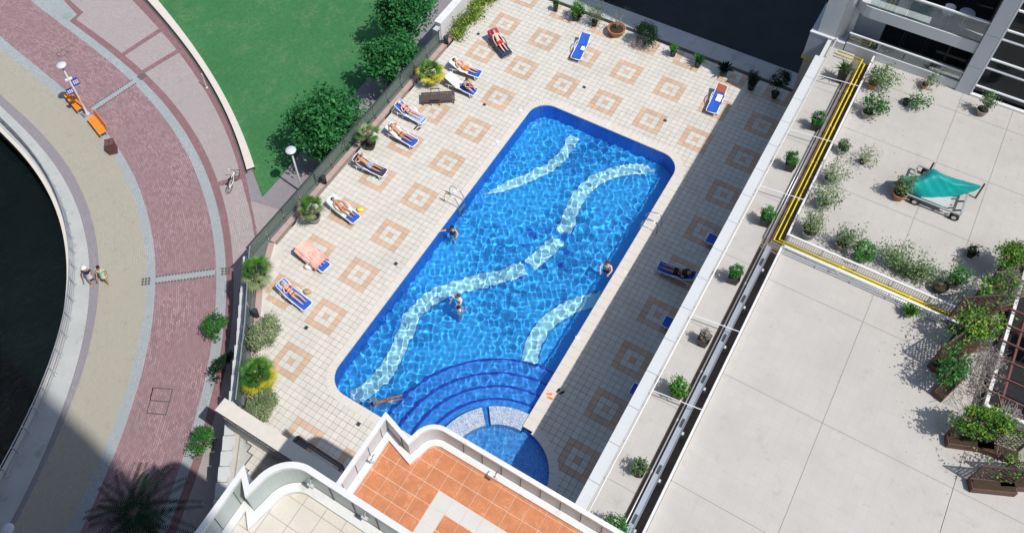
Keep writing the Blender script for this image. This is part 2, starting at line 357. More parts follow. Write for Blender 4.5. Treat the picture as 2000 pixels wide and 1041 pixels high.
mb = MB(); mb.v = [(*pol(rb(2, t), t), ZP-.03) for t in np.linspace(-8, 128, 60)]+[(-60, 60, ZP-.03), (-2.9, 60, ZP-.03), (-2.9, -20, ZP-.03), (6, -36, ZP-.03)]; mb.f = [tuple(range(len(mb.v)))]; mb.m = [0]; mb.uv = [(v[0], v[1]) for v in mb.v]; part(mb, 'paving_field', 'paver_violet', prom)
# rose strips that cross the blush paving
def cross(t, wdeg, k0, k1, name, mt, z, f0=0, f1=0, tilt=0):
    mb = MB(); mb.uv = []; rows = []
    for j in range(9):
        a = j/8; r_ = (rb(k0, t)+f0)*(1-a)+(rb(k1, t)+f1)*a
        rows.append([(*pol(r_, t-wdeg+tilt*a), z), (*pol(r_, t+wdeg+tilt*a), z)]); mb.uv += [(0, r_), (.4, r_)]
    mb.grid(rows); return part(mb, name, mt, prom)
cross(79.5, .32, 7, 8, 'paving_strip', 'paver_rose', ZP+.004); cross(75.2, .32, 7, 8, 'paving_strip', 'paver_rose', ZP+.004); cross(54.6, .32, 7, 8, 'paving_strip', 'paver_rose', ZP+.004)
# pale drainage strips with rows of dark studs across the brick
def drain(pa, pb, wd):
    A, B = Vector(U(*pa, ZP)), Vector(U(*pb, ZP)); d = (B-A); L = d.length; d.normalize(); n = Vector((-d.y, d.x, 0))
    q = MB(); q.add([tuple(A+n*wd/2+Vector((0, 0, .006))), tuple(A-n*wd/2+Vector((0, 0, .006))), tuple(B-n*wd/2+Vector((0, 0, .006))), tuple(B+n*wd/2+Vector((0, 0, .006)))], [(0, 1, 2, 3)]); q.uv = [(0, 0), (0, .5), (4, .5), (4, 0)]
    ds = part(q, 'drain_strip', 'paver_bluegrey', prom); st = MB(); k = 0
    T = Matrix.Translation(A) @ Matrix(((d.x, n.x, 0, 0), (d.y, n.y, 0, 0), (0, 0, 1, 0), (0, 0, 0, 1)))
    while k*.17 < L:
        for s_ in (-1, 1): st.box(k*.17, k*.17+.10, s_*wd/2-.05, s_*wd/2+.05, .007, .016, 0, T)
        k += 1
    for e in (-.75, L+.35):
        for i in range(3):
            for j in range(3): st.box(e+i*.17, e+i*.17+.12, -.24+j*.17, -.12+j*.17, .007, .016, 0, T)
    s2 = part(st, 'drain_stud', 'cover_frame', prom); s2['kind'] = 'stuff'
drain((304, 547), (420, 532), .42); drain((180, 214), (262, 160), .42)
# inspection covers let into the brick
def frame_rect(pts, z, wd, name, mt):
    mb = MB()
    for a, b_ in zip(pts, pts[1:]): mb.beam((*a, z), (*b_, z), wd, .012)
    return part(mb, name, mt, prom)
P_ = [U(*p, ZP)[:2] for p in ((299, 757), (337, 760), (324, 810), (287, 806))]; frame_rect(P_+P_[:1]+[tuple((np.array(P_[0])+P_[3])/2), tuple((np.array(P_[1])+P_[2])/2)], ZP+.006, .05, 'cover_frame', 'cover_frame')
P_ = [U(*p, ZP)[:2] for p in ((109, 106), (125, 97), (134, 103), (119, 113))]; frame_rect(P_+P_[:1], ZP+.006, .045, 'cover_frame', 'cover_frame')
def quad(pxs, z, name, mt):
    mb = MB(); mb.add([U(*p, z) for p in pxs], [(3, 2, 1, 0)]); mb.uv = [(v[0], v[1]) for v in mb.v]; part(mb, name, mt, prom)
quad([(75, 0), (122, 0), (151, 29), (135, 42)], ZP+.008, 'paving_pad', 'paver_bluegrey'); quad([(122, -2), (133, -2), (163, 25), (151, 30)], ZP+.012, 'paving_strip', 'paver_rose'); quad([(151, 29), (162, 25), (146, 41), (135, 42)], ZP+.016, 'paving_strip', 'paver_rose')
c = U(132, 31, ZP+.02); mb = MB(); mb.lathe([(.33, 0), (.33, .01), (.28, .012)], 24, (c[0], c[1], ZP+.012)); part(mb, 'manhole_cover', 'manhole', prom)
# quay: pale stone ledge and wall down to the water
mb = band(0, 1, T0, T1, ZP+.02); part(mb, 'quay_ledge', 'stone_grey', prom)
mb = MB(); rows = []
for t in np.linspace(T0, T1, 120): a = pol(rb(0, t), t); rows.append([(a[0], a[1], ZP+.02), (a[0], a[1], -6.1)])
mb.grid(rows); part(mb, 'quay_wall', 'stone_grey', prom)
mb = MB(); rows = []
for t in np.linspace(T0, T1, 120): rows.append([(*pol(rb(0, t)-.16, t), ZP+.06), (*pol(rb(0, t)+.05, t), ZP+.06)])
mb.grid(rows); mb.f = [tuple(reversed(q)) for q in mb.f]; part(mb, 'quay_edge', 'coping', prom)
cw = MB(); cw.prism([pol(rb(0, t)-.02, t) for t in np.linspace(T0, T1, 90)]+[(-90, -30), (-90, -100), (-10, -100)], -5.6, -5.3); o = mesh_obj(cw, 'canal_water', 'canal_surface'); o['kind'] = 'structure'
# lawn with its kerb
lw = MB(); edge = [pol(rb(10, t), t) for t in np.linspace(55.3, 104, 40)]
lw.prism(edge+[(-60, 40), (-7.0, 40), (-6.95, -12.4), (-6.78, -14.6), (-6.8, -16.0)], ZP-.2, ZP+.03); o = mesh_obj(lw, 'lawn', 'lawn_grass'); o['kind'] = 'structure'
kb = MB(); rows = []
for t in np.linspace(54.8, 104, 70):
    a, b_ = rb(9, t)+.17, rb(10, t)+.16; rows.append([(*pol(a, t), ZP-.02), (*pol(a, t), ZP+.32), (*pol(b_, t), ZP+.32), (*pol(b_, t), ZP-.02)])
kb.grid(rows); kb.f = [tuple(reversed(q)) for q in kb.f]; tag(mesh_obj(kb, 'lawn_kerb', 'coping'), 'low curved pale kerb wall edging the lawn', 'kerb')
kb = MB(); rows = []
for t in np.linspace(54.8, 104, 70): rows.append([(*pol(rb(9, t), t), ZP+.006), (*pol(rb(9, t)+.17, t), ZP+.006)])
kb.grid(rows); kb.f = [tuple(reversed(q)) for q in kb.f]; part(kb, 'kerb_shade', 'cover_frame', prom)  # dark strip paints the shade along the foot of the kerb wall
# ---- the street behind the deck
st = MB(); st.box(-2, 60, 4.9, 60, -5.9, -5.6); o = mesh_obj(st, 'street', 'asphalt'); o['kind'] = 'structure'

# ---- pool outline
PX0, PX1, PY0, PY1, PR = 4.72, 13.47, -24.4, -4.37, 1.1
CC = (13.55, -23.7, 2.15)
def sd_pool(x, y):
    cx, cy, hx, hy = (PX0+PX1)/2, (PY0+PY1)/2, (PX1-PX0)/2-PR, (PY1-PY0)/2-PR
    dx, dy = abs(x-cx)-hx, abs(y-cy)-hy
    a = math.hypot(max(dx, 0), max(dy, 0))+min(max(dx, dy), 0)-PR
    return min(a, math.hypot(x-CC[0], y-CC[1])-CC[2])
# ---- deck: grout bed and single tiles
LEFT = [(-2.1, 9), (-2.1, -19.6), (-1.0, -21.85), (2.62, -26.9), (5.2, -31)]
def deck_left(y):
    for (xa, ya), (xb, yb) in zip(LEFT, LEFT[1:]):
        if yb <= y <= ya: return xa+(xb-xa)*(ya-y)/(ya-yb)
    return 99
deck = struct('pool_deck')
tiles = []
for kx in range(-8, 66):
    for ky in range(-98, 12):
        x, y = kx*.3, ky*.3
        if x < deck_left(y)+.15 or sd_pool(x, y) < .2 or y > 3.2: continue
        dx, dy = (kx+4) % 9-4, (ky+4) % 9-4; m_ = max(abs(dx), abs(dy)) if sd_pool((kx-((kx+4) % 9-4))*.3, (ky-((ky+4) % 9-4))*.3) > .75 else 9
        tiles.append((x, y, 1 if m_ == 2 or m_ == 0 else 0))
bed = np.array([[[x-.15, y-.15, -.012], [x+.15, y-.15, -.012], [x+.15, y+.15, -.012], [x-.15, y+.15, -.012]] for x, y, m_ in tiles])
o = fast_quads(bed, 'grout_bed', ['grout', 'grout_dark'], [1 if .45 < sd_pool(x, y)+.25*math.sin(x*1.7+y*.8) < 1.35 else 0 for x, y, m_ in tiles]); o.parent = deck; o['kind'] = 'stuff'
# the 300 tiles that show largest become parts of their own
def shows(x, y):
    px, py, d = PJ((x, y, 0))
    if not (0 < px < 2000 and 0 < py < 1041): return 1e9
    if x > 17.2 or (x > 7.0 and y < -25.0) or (x > 4 and y < -26.4) or y < -27.2: return 1e9
    return d
order = sorted(range(len(tiles)), key=lambda i: shows(tiles[i][0], tiles[i][1])); near = set(order[:300])
hw = .143
tm = []
for k, mt in enumerate(('deck_tile', 'deck_tile_ochre')):
    t_ = MB(); t_.add([(-hw, -hw, -.03), (hw, -hw, -.03), (hw, hw, -.03), (-hw, hw, -.03), (-hw, -hw, -.004), (hw, -hw, -.004), (hw, hw, -.004), (-hw, hw, -.004), (-hw+.005, -hw+.005, 0), (hw-.005, -hw+.005, 0), (hw-.005, hw-.005, 0), (-hw+.005, hw-.005, 0)], [(0, 1, 5, 4), (1, 2, 6, 5), (2, 3, 7, 6), (3, 0, 4, 7), (4, 5, 9, 8), (5, 6, 10, 9), (6, 7, 11, 10), (7, 4, 8, 11), (8, 9, 10, 11)])
    me = bpy.data.meshes.new('tile'); me.from_pydata(t_.v, [], t_.f); me.materials.append(MATS[mt]); tm.append(me)
rest = []; rmi = []
for i, (x, y, m_) in enumerate(tiles):
    dz = random.uniform(-.0022, .0022)
    if i in near:
        o = bpy.data.objects.new('tile', tm[m_]); COL.objects.link(o); o.parent = deck; o.location = (x, y, dz); o.rotation_euler = (random.uniform(-.004, .004), random.uniform(-.004, .004), 0)
    else:
        h = hw; z = dz
        rest += [[[x-h, y-h, z], [x+h, y-h, z], [x+h, y+h, z], [x-h, y+h, z]], [[x-h, y-h, z-.03], [x+h, y-h, z-.03], [x+h, y-h, z], [x-h, y-h, z]], [[x+h, y-h, z-.03], [x+h, y+h, z-.03], [x+h, y+h, z], [x+h, y-h, z]]]; rmi += [m_]*3
o = fast_quads(np.array(rest), 'tile_field', ['deck_tile', 'deck_tile_ochre'], rmi); o.parent = deck; o['kind'] = 'stuff'
mb = MB(); rows = [[(xa, ya, -.006), (xa+.62, ya+.0, -.006)] for xa, ya in LEFT[1:4]]; mb.grid(rows); part(mb, 'cut_tile_strip', 'deck_tile', deck)
# pale ledge slabs along the far edge and the pink kerb along the left edge
for i in range(17):
    mb = MB(); x0 = -2.0+i*1.25; mb.box(x0, x0+1.24, 3.36, 4.65, -.25, .05); part(mb, 'ledge_slab', 'stone_grey', deck)
ks = []
for (xa, ya), (xb, yb) in zip(LEFT[:-1], LEFT[1:]):
    n = max(1, int(math.dist((xa, ya), (xb, yb))/.62))
    for i in range(n):
        a, b_ = i/n, (i+1)/n-.0004; d = Vector((xb-xa, yb-ya, 0)).normalized(); nn = Vector((d.y, -d.x, 0))
        p0 = Vector((xa+(xb-xa)*a, ya+(yb-ya)*a, 0)); p1 = Vector((xa+(xb-xa)*b_, ya+(yb-ya)*b_, 0))
        if p0.y > 4.6 or p0.y < -28: continue
        mb = MB(); mb.prism([(p0.x, p0.y), (p1.x, p1.y), (p1+nn*.30).to_2d()[:], (p0+nn*.30).to_2d()[:]][::-1], -.1, .045); part(mb, 'kerb_stone', 'kerb_pink', deck)
for px, py in ((934, 67), (946, 205), (1141, 171), (598, 640), (1299, 236), (773, 515), (700, 828), (1061, 857)):
    c = U(px, py, 0); mb = MB(); mb.box(c[0]-.09, c[0]+.09, c[1]-.09, c[1]+.09, .001, .012); part(mb, 'floor_drain', 'dark_steel', deck)
# ---- the pool
pool = struct('swimming_pool')
ZW, ZF = -.10, -1.70
RX = []
def rrect(x0, x1, y0, y1, r, n=10):
    p = []
    for cx, cy, a0 in ((x1-r, y1-r, 0), (x0+r, y1-r, 90), (x0+r, y0+r, 180), (x1-r, y0+r, 270)):
        p += [(cx+r*math.cos(R(a0+90*i/n)), cy+r*math.sin(R(a0+90*i/n))) for i in range(n+1)]
    return p
ol = rrect(PX0, PX1, PY0, PY1, PR)
mb = MB(); mb.add([(x, y, ZF) for x, y in ol], [tuple(range(len(ol)))]); RX.append(part(mb, 'basin_floor', 'pool_blue', pool))
od = []
for (xa, ya), (xb, yb) in zip(ol, ol[1:]+ol[:1]):
    k = max(1, int(math.dist((xa, ya), (xb, yb))/.15)); od += [(xa+(xb-xa)*i/k, ya+(yb-ya)*i/k) for i in range(k)]
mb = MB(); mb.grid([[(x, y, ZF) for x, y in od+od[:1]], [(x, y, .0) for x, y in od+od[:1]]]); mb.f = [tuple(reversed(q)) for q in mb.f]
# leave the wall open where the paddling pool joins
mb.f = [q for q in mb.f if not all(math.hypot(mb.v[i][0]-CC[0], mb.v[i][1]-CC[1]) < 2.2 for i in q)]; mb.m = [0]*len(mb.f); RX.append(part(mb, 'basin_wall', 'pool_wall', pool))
def UF(px, py): return U(px, py, -1.22)[:2]
def smooth_path(pts, n=14):
    P = [Vector((*p, 0)) for p in pts]; P = [P[0]*2-P[1]]+P+[P[-1]*2-P[-2]]; out = []
    for i in range(1, len(P)-2):
        for k in range(n):
            t = k/n; a, b_, c, d = P[i-1], P[i], P[i+1], P[i+2]
            out.append(.5*((2*b_)+(c-a)*t+(2*a-5*b_+4*c-d)*t*t+(3*b_-a-3*c+d)*t**3))
    return out+[P[-2]]
def floor_ribbon(px, w0, w1, name, mt, z, extra=0, taper=(0, 0)):
    P = smooth_path([UF(*p) for p in px]); n = len(P); rows = []
    for i, p in enumerate(P):
        d = (P[min(i+1, n-1)]-P[max(i-1, 0)]).normalized(); nn = Vector((-d.y, d.x, 0)); a = i/(n-1); wd = (w0+(w1-w0)*a)/2
        if taper[0]: wd *= min(1, a/taper[0])
        if taper[1]: wd *= min(1, (1-a)/taper[1])
        wd += extra; rows.append([tuple(p+nn*wd+Vector((0, 0, z))), tuple(p-nn*wd+Vector((0, 0, z)))])
    mb = MB(); mb.grid(rows); mb.f = [tuple(reversed(q)) for q in mb.f]
    mb.v = [(min(max(x, PX0+.02), PX1-.02), min(max(y, PY0+.02), PY1-.02), zz) for x, y, zz in mb.v]; RX.append(part(mb, name, mt, pool))
RIB = [([(1284, 336), (1235, 332), (1180, 345), (1140, 372), (1118, 410), (1101, 456)], .70, .78, (.12, 0)), ([(1090, 468), (1066, 493), (1036, 518)], .82, .82, (0, 0)), ([(1024, 524), (975, 541), (905, 558), (848, 578), (810, 612), (787, 660), (762, 712), (728, 752), (690, 778)], .80, .80, (0, 0)), ([(1122, 268), (1106, 296), (1076, 326), (1035, 346), (990, 365), (940, 384)], .62, .6, (0, .22)), ([(1178, 582), (1130, 594), (1088, 615), (1056, 645), (1040, 680), (1030, 716)], .80, .74, (0, 0))]
for px, w0, w1, tp in RIB:
    floor_ribbon(px, w0, w1, 'ribbon_border', 'pool_navy', ZF+.004, .035, tp); floor_ribbon(px, w0, w1, 'ribbon', 'pool_aqua', ZF+.008, 0, tp)
# dark compass star on the floor
sc_ = UF(1066, 486)
for k in range(8):
    a = R(22.5+45*k); L_ = 1.75 if k % 2 else 1.25; mb = MB(); u_ = (math.cos(a), math.sin(a)); n_ = (-u_[1], u_[0])
    pt = [(sc_[0]+u_[0]*r_+n_[0]*s_, sc_[1]+u_[1]*r_+n_[1]*s_, ZF+.002) for r_, s_ in ((.75, 0), (1.1, -.2), (L_, 0), (1.1, .2))]
    mb.add(pt, [(0, 1, 2, 3)]); RX.append(part(mb, 'star_point', 'pool_star', pool))
# steps curving round the paddling pool
SC = (13.5, -23.85)
def arc_clip(r0, r1, z0, z1, a0, a1, name, mt, n=40, c=SC):
    mb = MB(); rows = []
    for i in range(n+1):
        a = R(a0+(a1-a0)*i/n); q = []
        for r_, z in ((r1, z0), (r1, z1), (r0, z1), (r0, z0)):
            x, y = c[0]+r_*math.cos(a), c[1]+r_*math.sin(a); q.append((min(max(x, PX0+.01), PX1+.35 if r_ < 3.2 else PX1-.01), max(y, PY0+.01), z))
        rows.append(q)
    mb.grid(rows); mb.f = [tuple(reversed(q)) for q in mb.f]; o = part(mb, name, mt, pool); RX.append(o); return o
for i, (r0, r1, zt) in enumerate(((4.95, 5.75, -1.28), (4.2, 4.95, -.98), (3.5, 4.2, -.68), (3.0, 3.5, -.40))):
    s_ = arc_clip(r0, r1, ZF, zt, 90, 188, 'step', 'pool_step'); e_ = arc_clip(r1-.09, r1+.012, zt-.05, zt+.006, 90, 188, 'step_edge', 'pool_navy'); e_.parent = s_
arc_clip(2.16, 3.0, -.6, -.055, 91, 127, 'bench', 'bench_tile'); arc_clip(2.16, 3.0, -.6, -.055, 133, 175, 'bench', 'bench_tile'); arc_clip(2.16, 3.0, -.62, -.30, 126.5, 133.5, 'bench_gap', 'pool_step', 8)
n = 64; circ = [(CC[0]+CC[2]*math.cos(2*math.pi*i/n), CC[1]+CC[2]*math.sin(2*math.pi*i/n)) for i in range(n)]
mb = MB(); mb.add([(x, y, -.55) for x, y in circ], [tuple(range(n))]); RX.append(part(mb, 'paddling_floor', 'pool_child', pool))
mb = MB(); cc = [(CC[0]+CC[2]*math.cos(R(a)), CC[1]+CC[2]*math.sin(R(a))) for a in range(-175, 91, 5)]
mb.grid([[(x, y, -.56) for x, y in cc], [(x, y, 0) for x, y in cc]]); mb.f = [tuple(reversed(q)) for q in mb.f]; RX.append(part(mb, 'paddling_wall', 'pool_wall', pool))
# coping stones along the rim
path = [(9.6, PY0, 0, -1), (PX0+PR, PY0, 0, -1)]
def corner(cx, cy, a0, a1, r, st): return [(cx+r*math.cos(R(a)), cy+r*math.sin(R(a)), math.cos(R(a)), math.sin(R(a))) for a in np.arange(a0, a1+(.1 if a1 > a0 else -.1), st)]
def stones(seg, width, ln, curved=False):
    if not curved:
        (xa, ya, nx, ny), (xb, yb, _, _) = seg; n = max(1, round(math.dist((xa, ya), (xb, yb))/ln)); seg = [(xa+(xb-xa)*i/n, ya+(yb-ya)*i/n, nx, ny) for i in range(n+1)]
    for a, b_ in zip(seg, seg[1:]):
        g_ = .008; L_ = math.dist(a[:2], b_[:2]); e = g_/L_/2
        def lerp(t, w_): x = a[0]+(b_[0]-a[0])*t; y = a[1]+(b_[1]-a[1])*t; nx = a[2]+(b_[2]-a[2])*t; ny = a[3]+(b_[3]-a[3])*t; return (x+nx*w_, y+ny*w_)
        q = [lerp(e, -.03), lerp(1-e, -.03), lerp(1-e, width), lerp(e, width)]
        ar = sum(q[i][0]*q[(i+1) % 4][1]-q[(i+1) % 4][0]*q[i][1] for i in range(4))
        if ar < 0: q = q[::-1]
        mb = MB(); mb.prism(q, -.06, .014+random.uniform(-.001, .001)); part(mb, 'coping_stone', 'coping', pool)
stones([(9.5, PY0, 0, -1), (PX0+PR, PY0, 0, -1)], .36, .5); stones(corner(PX0+PR, PY0+PR, 270, 180, PR, -7.5), .36, 0, True)
stones([(PX0, PY0+PR, -1, 0), (PX0, PY1-PR, -1, 0)], .36, .5); stones(corner(PX0+PR, PY1-PR, 180, 90, PR, -7.5), .36, 0, True)
stones([(PX0+PR, PY1, 0, 1), (PX1-PR, PY1, 0, 1)], .38, .5); stones(corner(PX1-PR, PY1-PR, 90, 0, PR, -7.5), .42, 0, True)
stones([(PX1, PY1-PR, 1, 0), (PX1, -21.5, 1, 0)], .52, .5); stones(corner(CC[0], CC[1], 80, -70, CC[2], -7.5), .38, 0, True)
for px, py in ((1016, 216), (971, 277), (1128, 216), (1187, 243), (1258, 271), (888, 374), (1221, 532), (1128, 659)):
    c = U(px, py, .02); mb = MB(); mb.lathe([(.11, 0), (.11, .012), (.08, .018)], 14, (c[0], c[1], .014)); part(mb, 'skimmer_lid', 'white_paint', pool)
# water: real ripples that bend the sunlight
waves = []; WA = .0033
for i in range(48):
    lam = RNG.uniform(.22, .68); th = RNG.uniform(0, 2*math.pi); waves.append((2*math.pi/lam*math.cos(th), 2*math.pi/lam*math.sin(th), RNG.uniform(0, 6.28), WA*lam**1.2))
nx, ny = 391, 741; X, Y = np.meshgrid(np.linspace(4.3, 16.0, nx), np.linspace(-26.2, -4.0, ny)); Z = np.full_like(X, ZW)
AM = .92+.45*np.sin(X*.9+1.3*np.sin(Y*.45))*np.sin(Y*.7+.8*np.sin(X*.6)); Zw = np.zeros_like(X)
for a, b_, p, h in waves: Zw += h*np.sin(a*X+b_*Y+p)
Z += Zw*AM
ii = np.arange(nx*ny).reshape(ny, nx); me = bpy.data.meshes.new('pool_water'); fq = np.stack([ii[:-1, :-1], ii[:-1, 1:], ii[1:, 1:], ii[1:, :-1]], -1).reshape(-1, 4)
me.vertices.add(nx*ny); me.vertices.foreach_set('co', np.stack([X, Y, Z], -1).reshape(-1).astype(np.float32)); me.loops.add(fq.size); me.loops.foreach_set('vertex_index', fq.reshape(-1).astype(np.int32)); me.polygons.add(len(fq)); me.polygons.foreach_set('loop_start', np.arange(0, fq.size, 4, dtype=np.int32))
me.polygons.foreach_set('use_smooth', [True]*len(fq)); me.update(calc_edges=True); me.materials.append(MATS['pool_water_surface'])
wo = bpy.data.objects.new('pool_water', me); COL.objects.link(wo); wo['kind'] = 'structure'; wo.cycles.is_caustics_caster = True
for o in RX: o.cycles.is_caustics_receiver = True

# ================================================================== WALLS, RAILINGS, BUILDINGS
def strip_wall(path, t, z0, z1, mb=None, side=1):
    """wall of thickness t along an open path (offset to its right when side=1)"""
    mb = mb or MB(); P = [Vector((*p[:2], 0)) for p in path]; off = []
    for i, p in enumerate(P):
        d0 = (P[i]-P[i-1]).normalized() if i else (P[1]-P[0]).normalized(); d1 = (P[i+1]-P[i]).normalized() if i < len(P)-1 else d0
        n0 = Vector((d0.y, -d0.x, 0)); n1 = Vector((d1.y, -d1.x, 0)); n_ = (n0+n1); n_ = n_/max(.35, n_.length_squared)*2*.5*2 if n_.length > 1e-6 else n0
        n_ = (n0+n1).normalized()/max(.5, (n0+n1).normalized().dot(n0)); off.append(p+n_*t*side)
    rows = []
    for a, b_ in zip(P, off): rows.append([(a.x, a.y, z0), (a.x, a.y, z1), (b_.x, b_.y, z1), (b_.x, b_.y, z0)])
    mb.grid(rows, close=True); 
    k = len(mb.v); n = len(rows)*4; mb.add([], []); mb.f += [(k-n, k-n+1, k-n+2, k-n+3), (k-1, k-2, k-3, k-4)]; mb.m += [0, 0]
    if side < 0: mb.f = [tuple(reversed(q)) for q in mb.f]
    return mb
def offset(path, t):
    q = strip_wall(path, t, 0, 1); return [(q.v[i*4+3][0], q.v[i*4+3][1]) for i in range(len(path))]
# ---- podium under the deck
EDGE = [(-2.8, 9), (-2.8, -20.6), (-.18, -24.1), (2.0, -27.25), (4.95, -31.85), (8.2, -38)]
po = thing('podium', 'pale raised podium wall carrying the pool deck above the promenade', 'wall', (-2.8, -12, ZP))
wpart(strip_wall(EDGE[::-1], .25, ZP, -.06), 'wall', 'render_beige', po)
wpart(strip_wall([(-2.8, 4.72), (60, 4.72)], .2, -5.7, -.1, side=1), 'wall', 'render_beige', po)
mb = MB(); rows = [[(x, y, -.05), (max(deck_left(y), x+.3) if deck_left(y) < 50 else x+2, y, -.05)] for x, y in ((-2.8, 8.9), (-2.8, -19.5), (-2.8, -20.7), (-1.45, -22.4), (-.18, -24.1), (.85, -25.6), (2.0, -27.25), (2.2, -27.7))]
mb.grid(rows); wpart(mb, 'gutter_bed', 'gutter_grey', po)
mb = MB(); mb.add([(1.9, -27.7, -.3), (4.6, -32.1, -.3), (8, -38, -.3), (13, -38, -.3), (13, -27.7, -.3)], [(0, 1, 2, 3, 4)]); wpart(mb, 'lower_floor', 'stone_grey', po)
# saw-tooth row of precast slabs outside the railing
lg = thing('slab_cornice', 'saw-tooth row of pale grey slabs along the left podium edge', 'cornice', (-.5, -24.5, -.1))
SE = [(-2.55, -20.7), (-.07, -24.07), (2.09, -27.22), (5.05, -31.85), (6.5, -34.4)]
for (xa, ya), (xb, yb) in zip(SE, SE[1:]):
    L_ = math.dist((xa, ya), (xb, yb)); n = round(L_/.72); d = Vector((xb-xa, yb-ya, 0)).normalized(); nn = Vector((d.y, -d.x, 0))
    for i in range(n):
        a = Vector((xa, ya, 0))+d*(L_*i/n); T = Matrix.Translation(a) @ Matrix(((d.x, nn.x, 0, 0), (d.y, nn.y, 0, 0), (0, 0, 1, 0), (0, 0, 0, 1)))
        mb = MB(); mb.box(0, L_/n-.07, .0, .56+random.uniform(-.02, .02), -.05, .05, 0, T @ Matrix.Rotation(R(15), 4, 'Y') @ Matrix.Rotation(R(-6), 4, 'X')); wpart(mb, 'slab', 'panel_pale', lg)
# ---- glass railing of the deck
gf = thing('glass_railing', 'long glass railing with slim posts between deck and lawn', 'railing', (-2.55, -12, 0))
ys = np.linspace(-20.9, -3.4, 14)
for y in ys:
    mb = MB(); mb.beam((-2.55, y, -.05), (-2.55, y, 1.0), .05, .035); mb.box(-2.6, -2.45, y-.05, y+.05, -.05, .03); wpart(mb, 'post', 'steel', gf)
for a, b_ in zip(ys, ys[1:]):
    mb = MB(); mb.box(-2.565, -2.55, a+.05, b_-.05, .06, .95); wpart(mb, 'pane', 'rail_glass', gf)
mb = MB(); mb.beam((-2.55, -20.95, 1.02), (-2.55, -3.3, 1.02), .06, .045); wpart(mb, 'top_rail', 'dark_steel', gf)
g2 = thing('glass_railing', 'angled white-railed glass railing beside the saw-tooth slabs', 'railing', (-.6, -24, 0))
GP = [(-2.5, -20.75), (.02, -24.1), (2.2, -27.3)]
for (xa, ya), (xb, yb) in zip(GP, GP[1:]):
    n = 4
    for i in range(n):
        p0 = (xa+(xb-xa)*i/n, ya+(yb-ya)*i/n); p1 = (xa+(xb-xa)*(i+1)/n, ya+(yb-ya)*(i+1)/n); d = (Vector(p1)-Vector(p0)).normalized()*.05
        mb = MB(); mb.beam((*p0, -.05), (*p0, .95), .05, .035); wpart(mb, 'post', 'steel', g2)
        mb = MB(); mb.beam((p0[0]+d.x, p0[1]+d.y, .48), (p1[0]-d.x, p1[1]-d.y, .48), .014, .86); wpart(mb, 'pane', 'rail_glass', g2)
    mb = MB(); mb.beam((xa, ya, .98), (xb, yb, .98), .04, .03); wpart(mb, 'top_rail', 'pipe_grey', g2)
# white garden wall at the far left with its hedge bed
ww = thing('garden_wall', 'thick white garden wall beside the yellow-green hedge', 'wall', (-2.8, 1, 0))
mb = MB(); mb.box(-3.05, -2.68, -2.95, 7, ZP, 1.2); wpart(mb, 'wall', 'white_paint', ww); mb = MB(); mb.box(-3.1, -2.63, -3.0, 7, 1.202, 1.27); wpart(mb, 'cap', 'white_paint', ww)
mb = MB(); mb.box(-3.0, -2.7, -3.35, -2.97, -.1, .95); wpart(mb, 'end_post', 'panel_grey', ww)
# ---- cross wall at the lower left of the deck
bw = thing('cross_wall', 'pinkish white cross wall with a toothed band at the lower deck end', 'wall', (6, -28, 0))
mb = MB(); mb.box(2.35, 12.3, -28.27, -27.78, -.3, 1.94); wpart(mb, 'wall', 'panel_grey', bw); mb = MB(); mb.box(2.27, 12.29, -28.36, -27.72, 1.942, 2.05); wpart(mb, 'cap', 'coping', bw)
for i in range(44):
    mb = MB(); x = 2.6+i*.17; mb.box(x, x+.1, -28.345, -28.27, 1.52, 1.66 if i % 2 else 1.6); wpart(mb, 'tooth', 'white_paint', bw)
fr = thing('frame_barrier', 'dark brown metal frame barrier in the shade beside the cross wall', 'barrier', (6, -27, 0))
A_, B_, C_, D_ = [U(*p, .85) for p in ((582, 852), (669, 910), (651, 936), (560, 878))]
for a, b_ in ((A_, B_), (B_, C_), (A_, D_)):
    mb = MB(); mb.beam(a, b_, .11, .09); wpart(mb, 'rail', 'wood_grey', fr)
    mb = MB(); mb.beam((a[0], a[1], .35), (b_[0], b_[1], .35), .05, .05); wpart(mb, 'rail', 'wood_grey', fr)
for p in (A_, B_, C_, D_): mb = MB(); mb.beam((p[0], p[1], 0), (p[0], p[1], .8), .08, .08); wpart(mb, 'post', 'wood_grey', fr)
e_ = [tuple(np.array(A_)*(1-t)+np.array(B_)*t) for t in (.02, .26)]; f_ = [tuple(np.array(D_)*(1-t)+np.array(C_)*t) for t in (.02, .26)]
mb = MB(); mb.prism([e_[0][:2], f_[0][:2], f_[1][:2], e_[1][:2]], .79, .83); wpart(mb, 'panel', 'dark_steel', fr)

# ---- right wing with its roof terraces
ZT = 5.5
m, nt, b = nmat('terrace_tiles'); g = nt.nodes.new('ShaderNodeNewGeometry'); br = nt.nodes.new('ShaderNodeTexBrick'); br.offset = 0; nt.links.new(g.outputs['Position'], br.inputs['Vector'])
br.inputs['Scale'].default_value = 1; br.inputs['Brick Width'].default_value = .4; br.inputs['Row Height'].default_value = .4; br.inputs['Mortar Size'].default_value = .006; br.inputs['Mortar Smooth'].default_value = .3
br.inputs['Color1'].default_value = (.415, .392, .36, 1); br.inputs['Color2'].default_value = (.43, .408, .377, 1); br.inputs['Mortar'].default_value = (.37, .35, .325, 1)
o = mixc(nt, ramp(nt, noise(nt, .5, 6, None, .65), .45, .8), br.outputs[0], (.37, .35, .322)); o = mixc(nt, ramp(nt, noise(nt, 1.6, 8, None, .78), .56, .80), o, (.31, .285, .25)); nt.links.new(o, b.inputs['Base Color']); b.inputs['Roughness'].default_value = .8; MATS['terrace_tiles'] = m
rt = struct('roof_terrace')
mb = MB(); mb.box(17.9, 40, -40, 1.7, 4.6, 5.05); part(mb, 'roof_slab', 'joint_grey', rt)
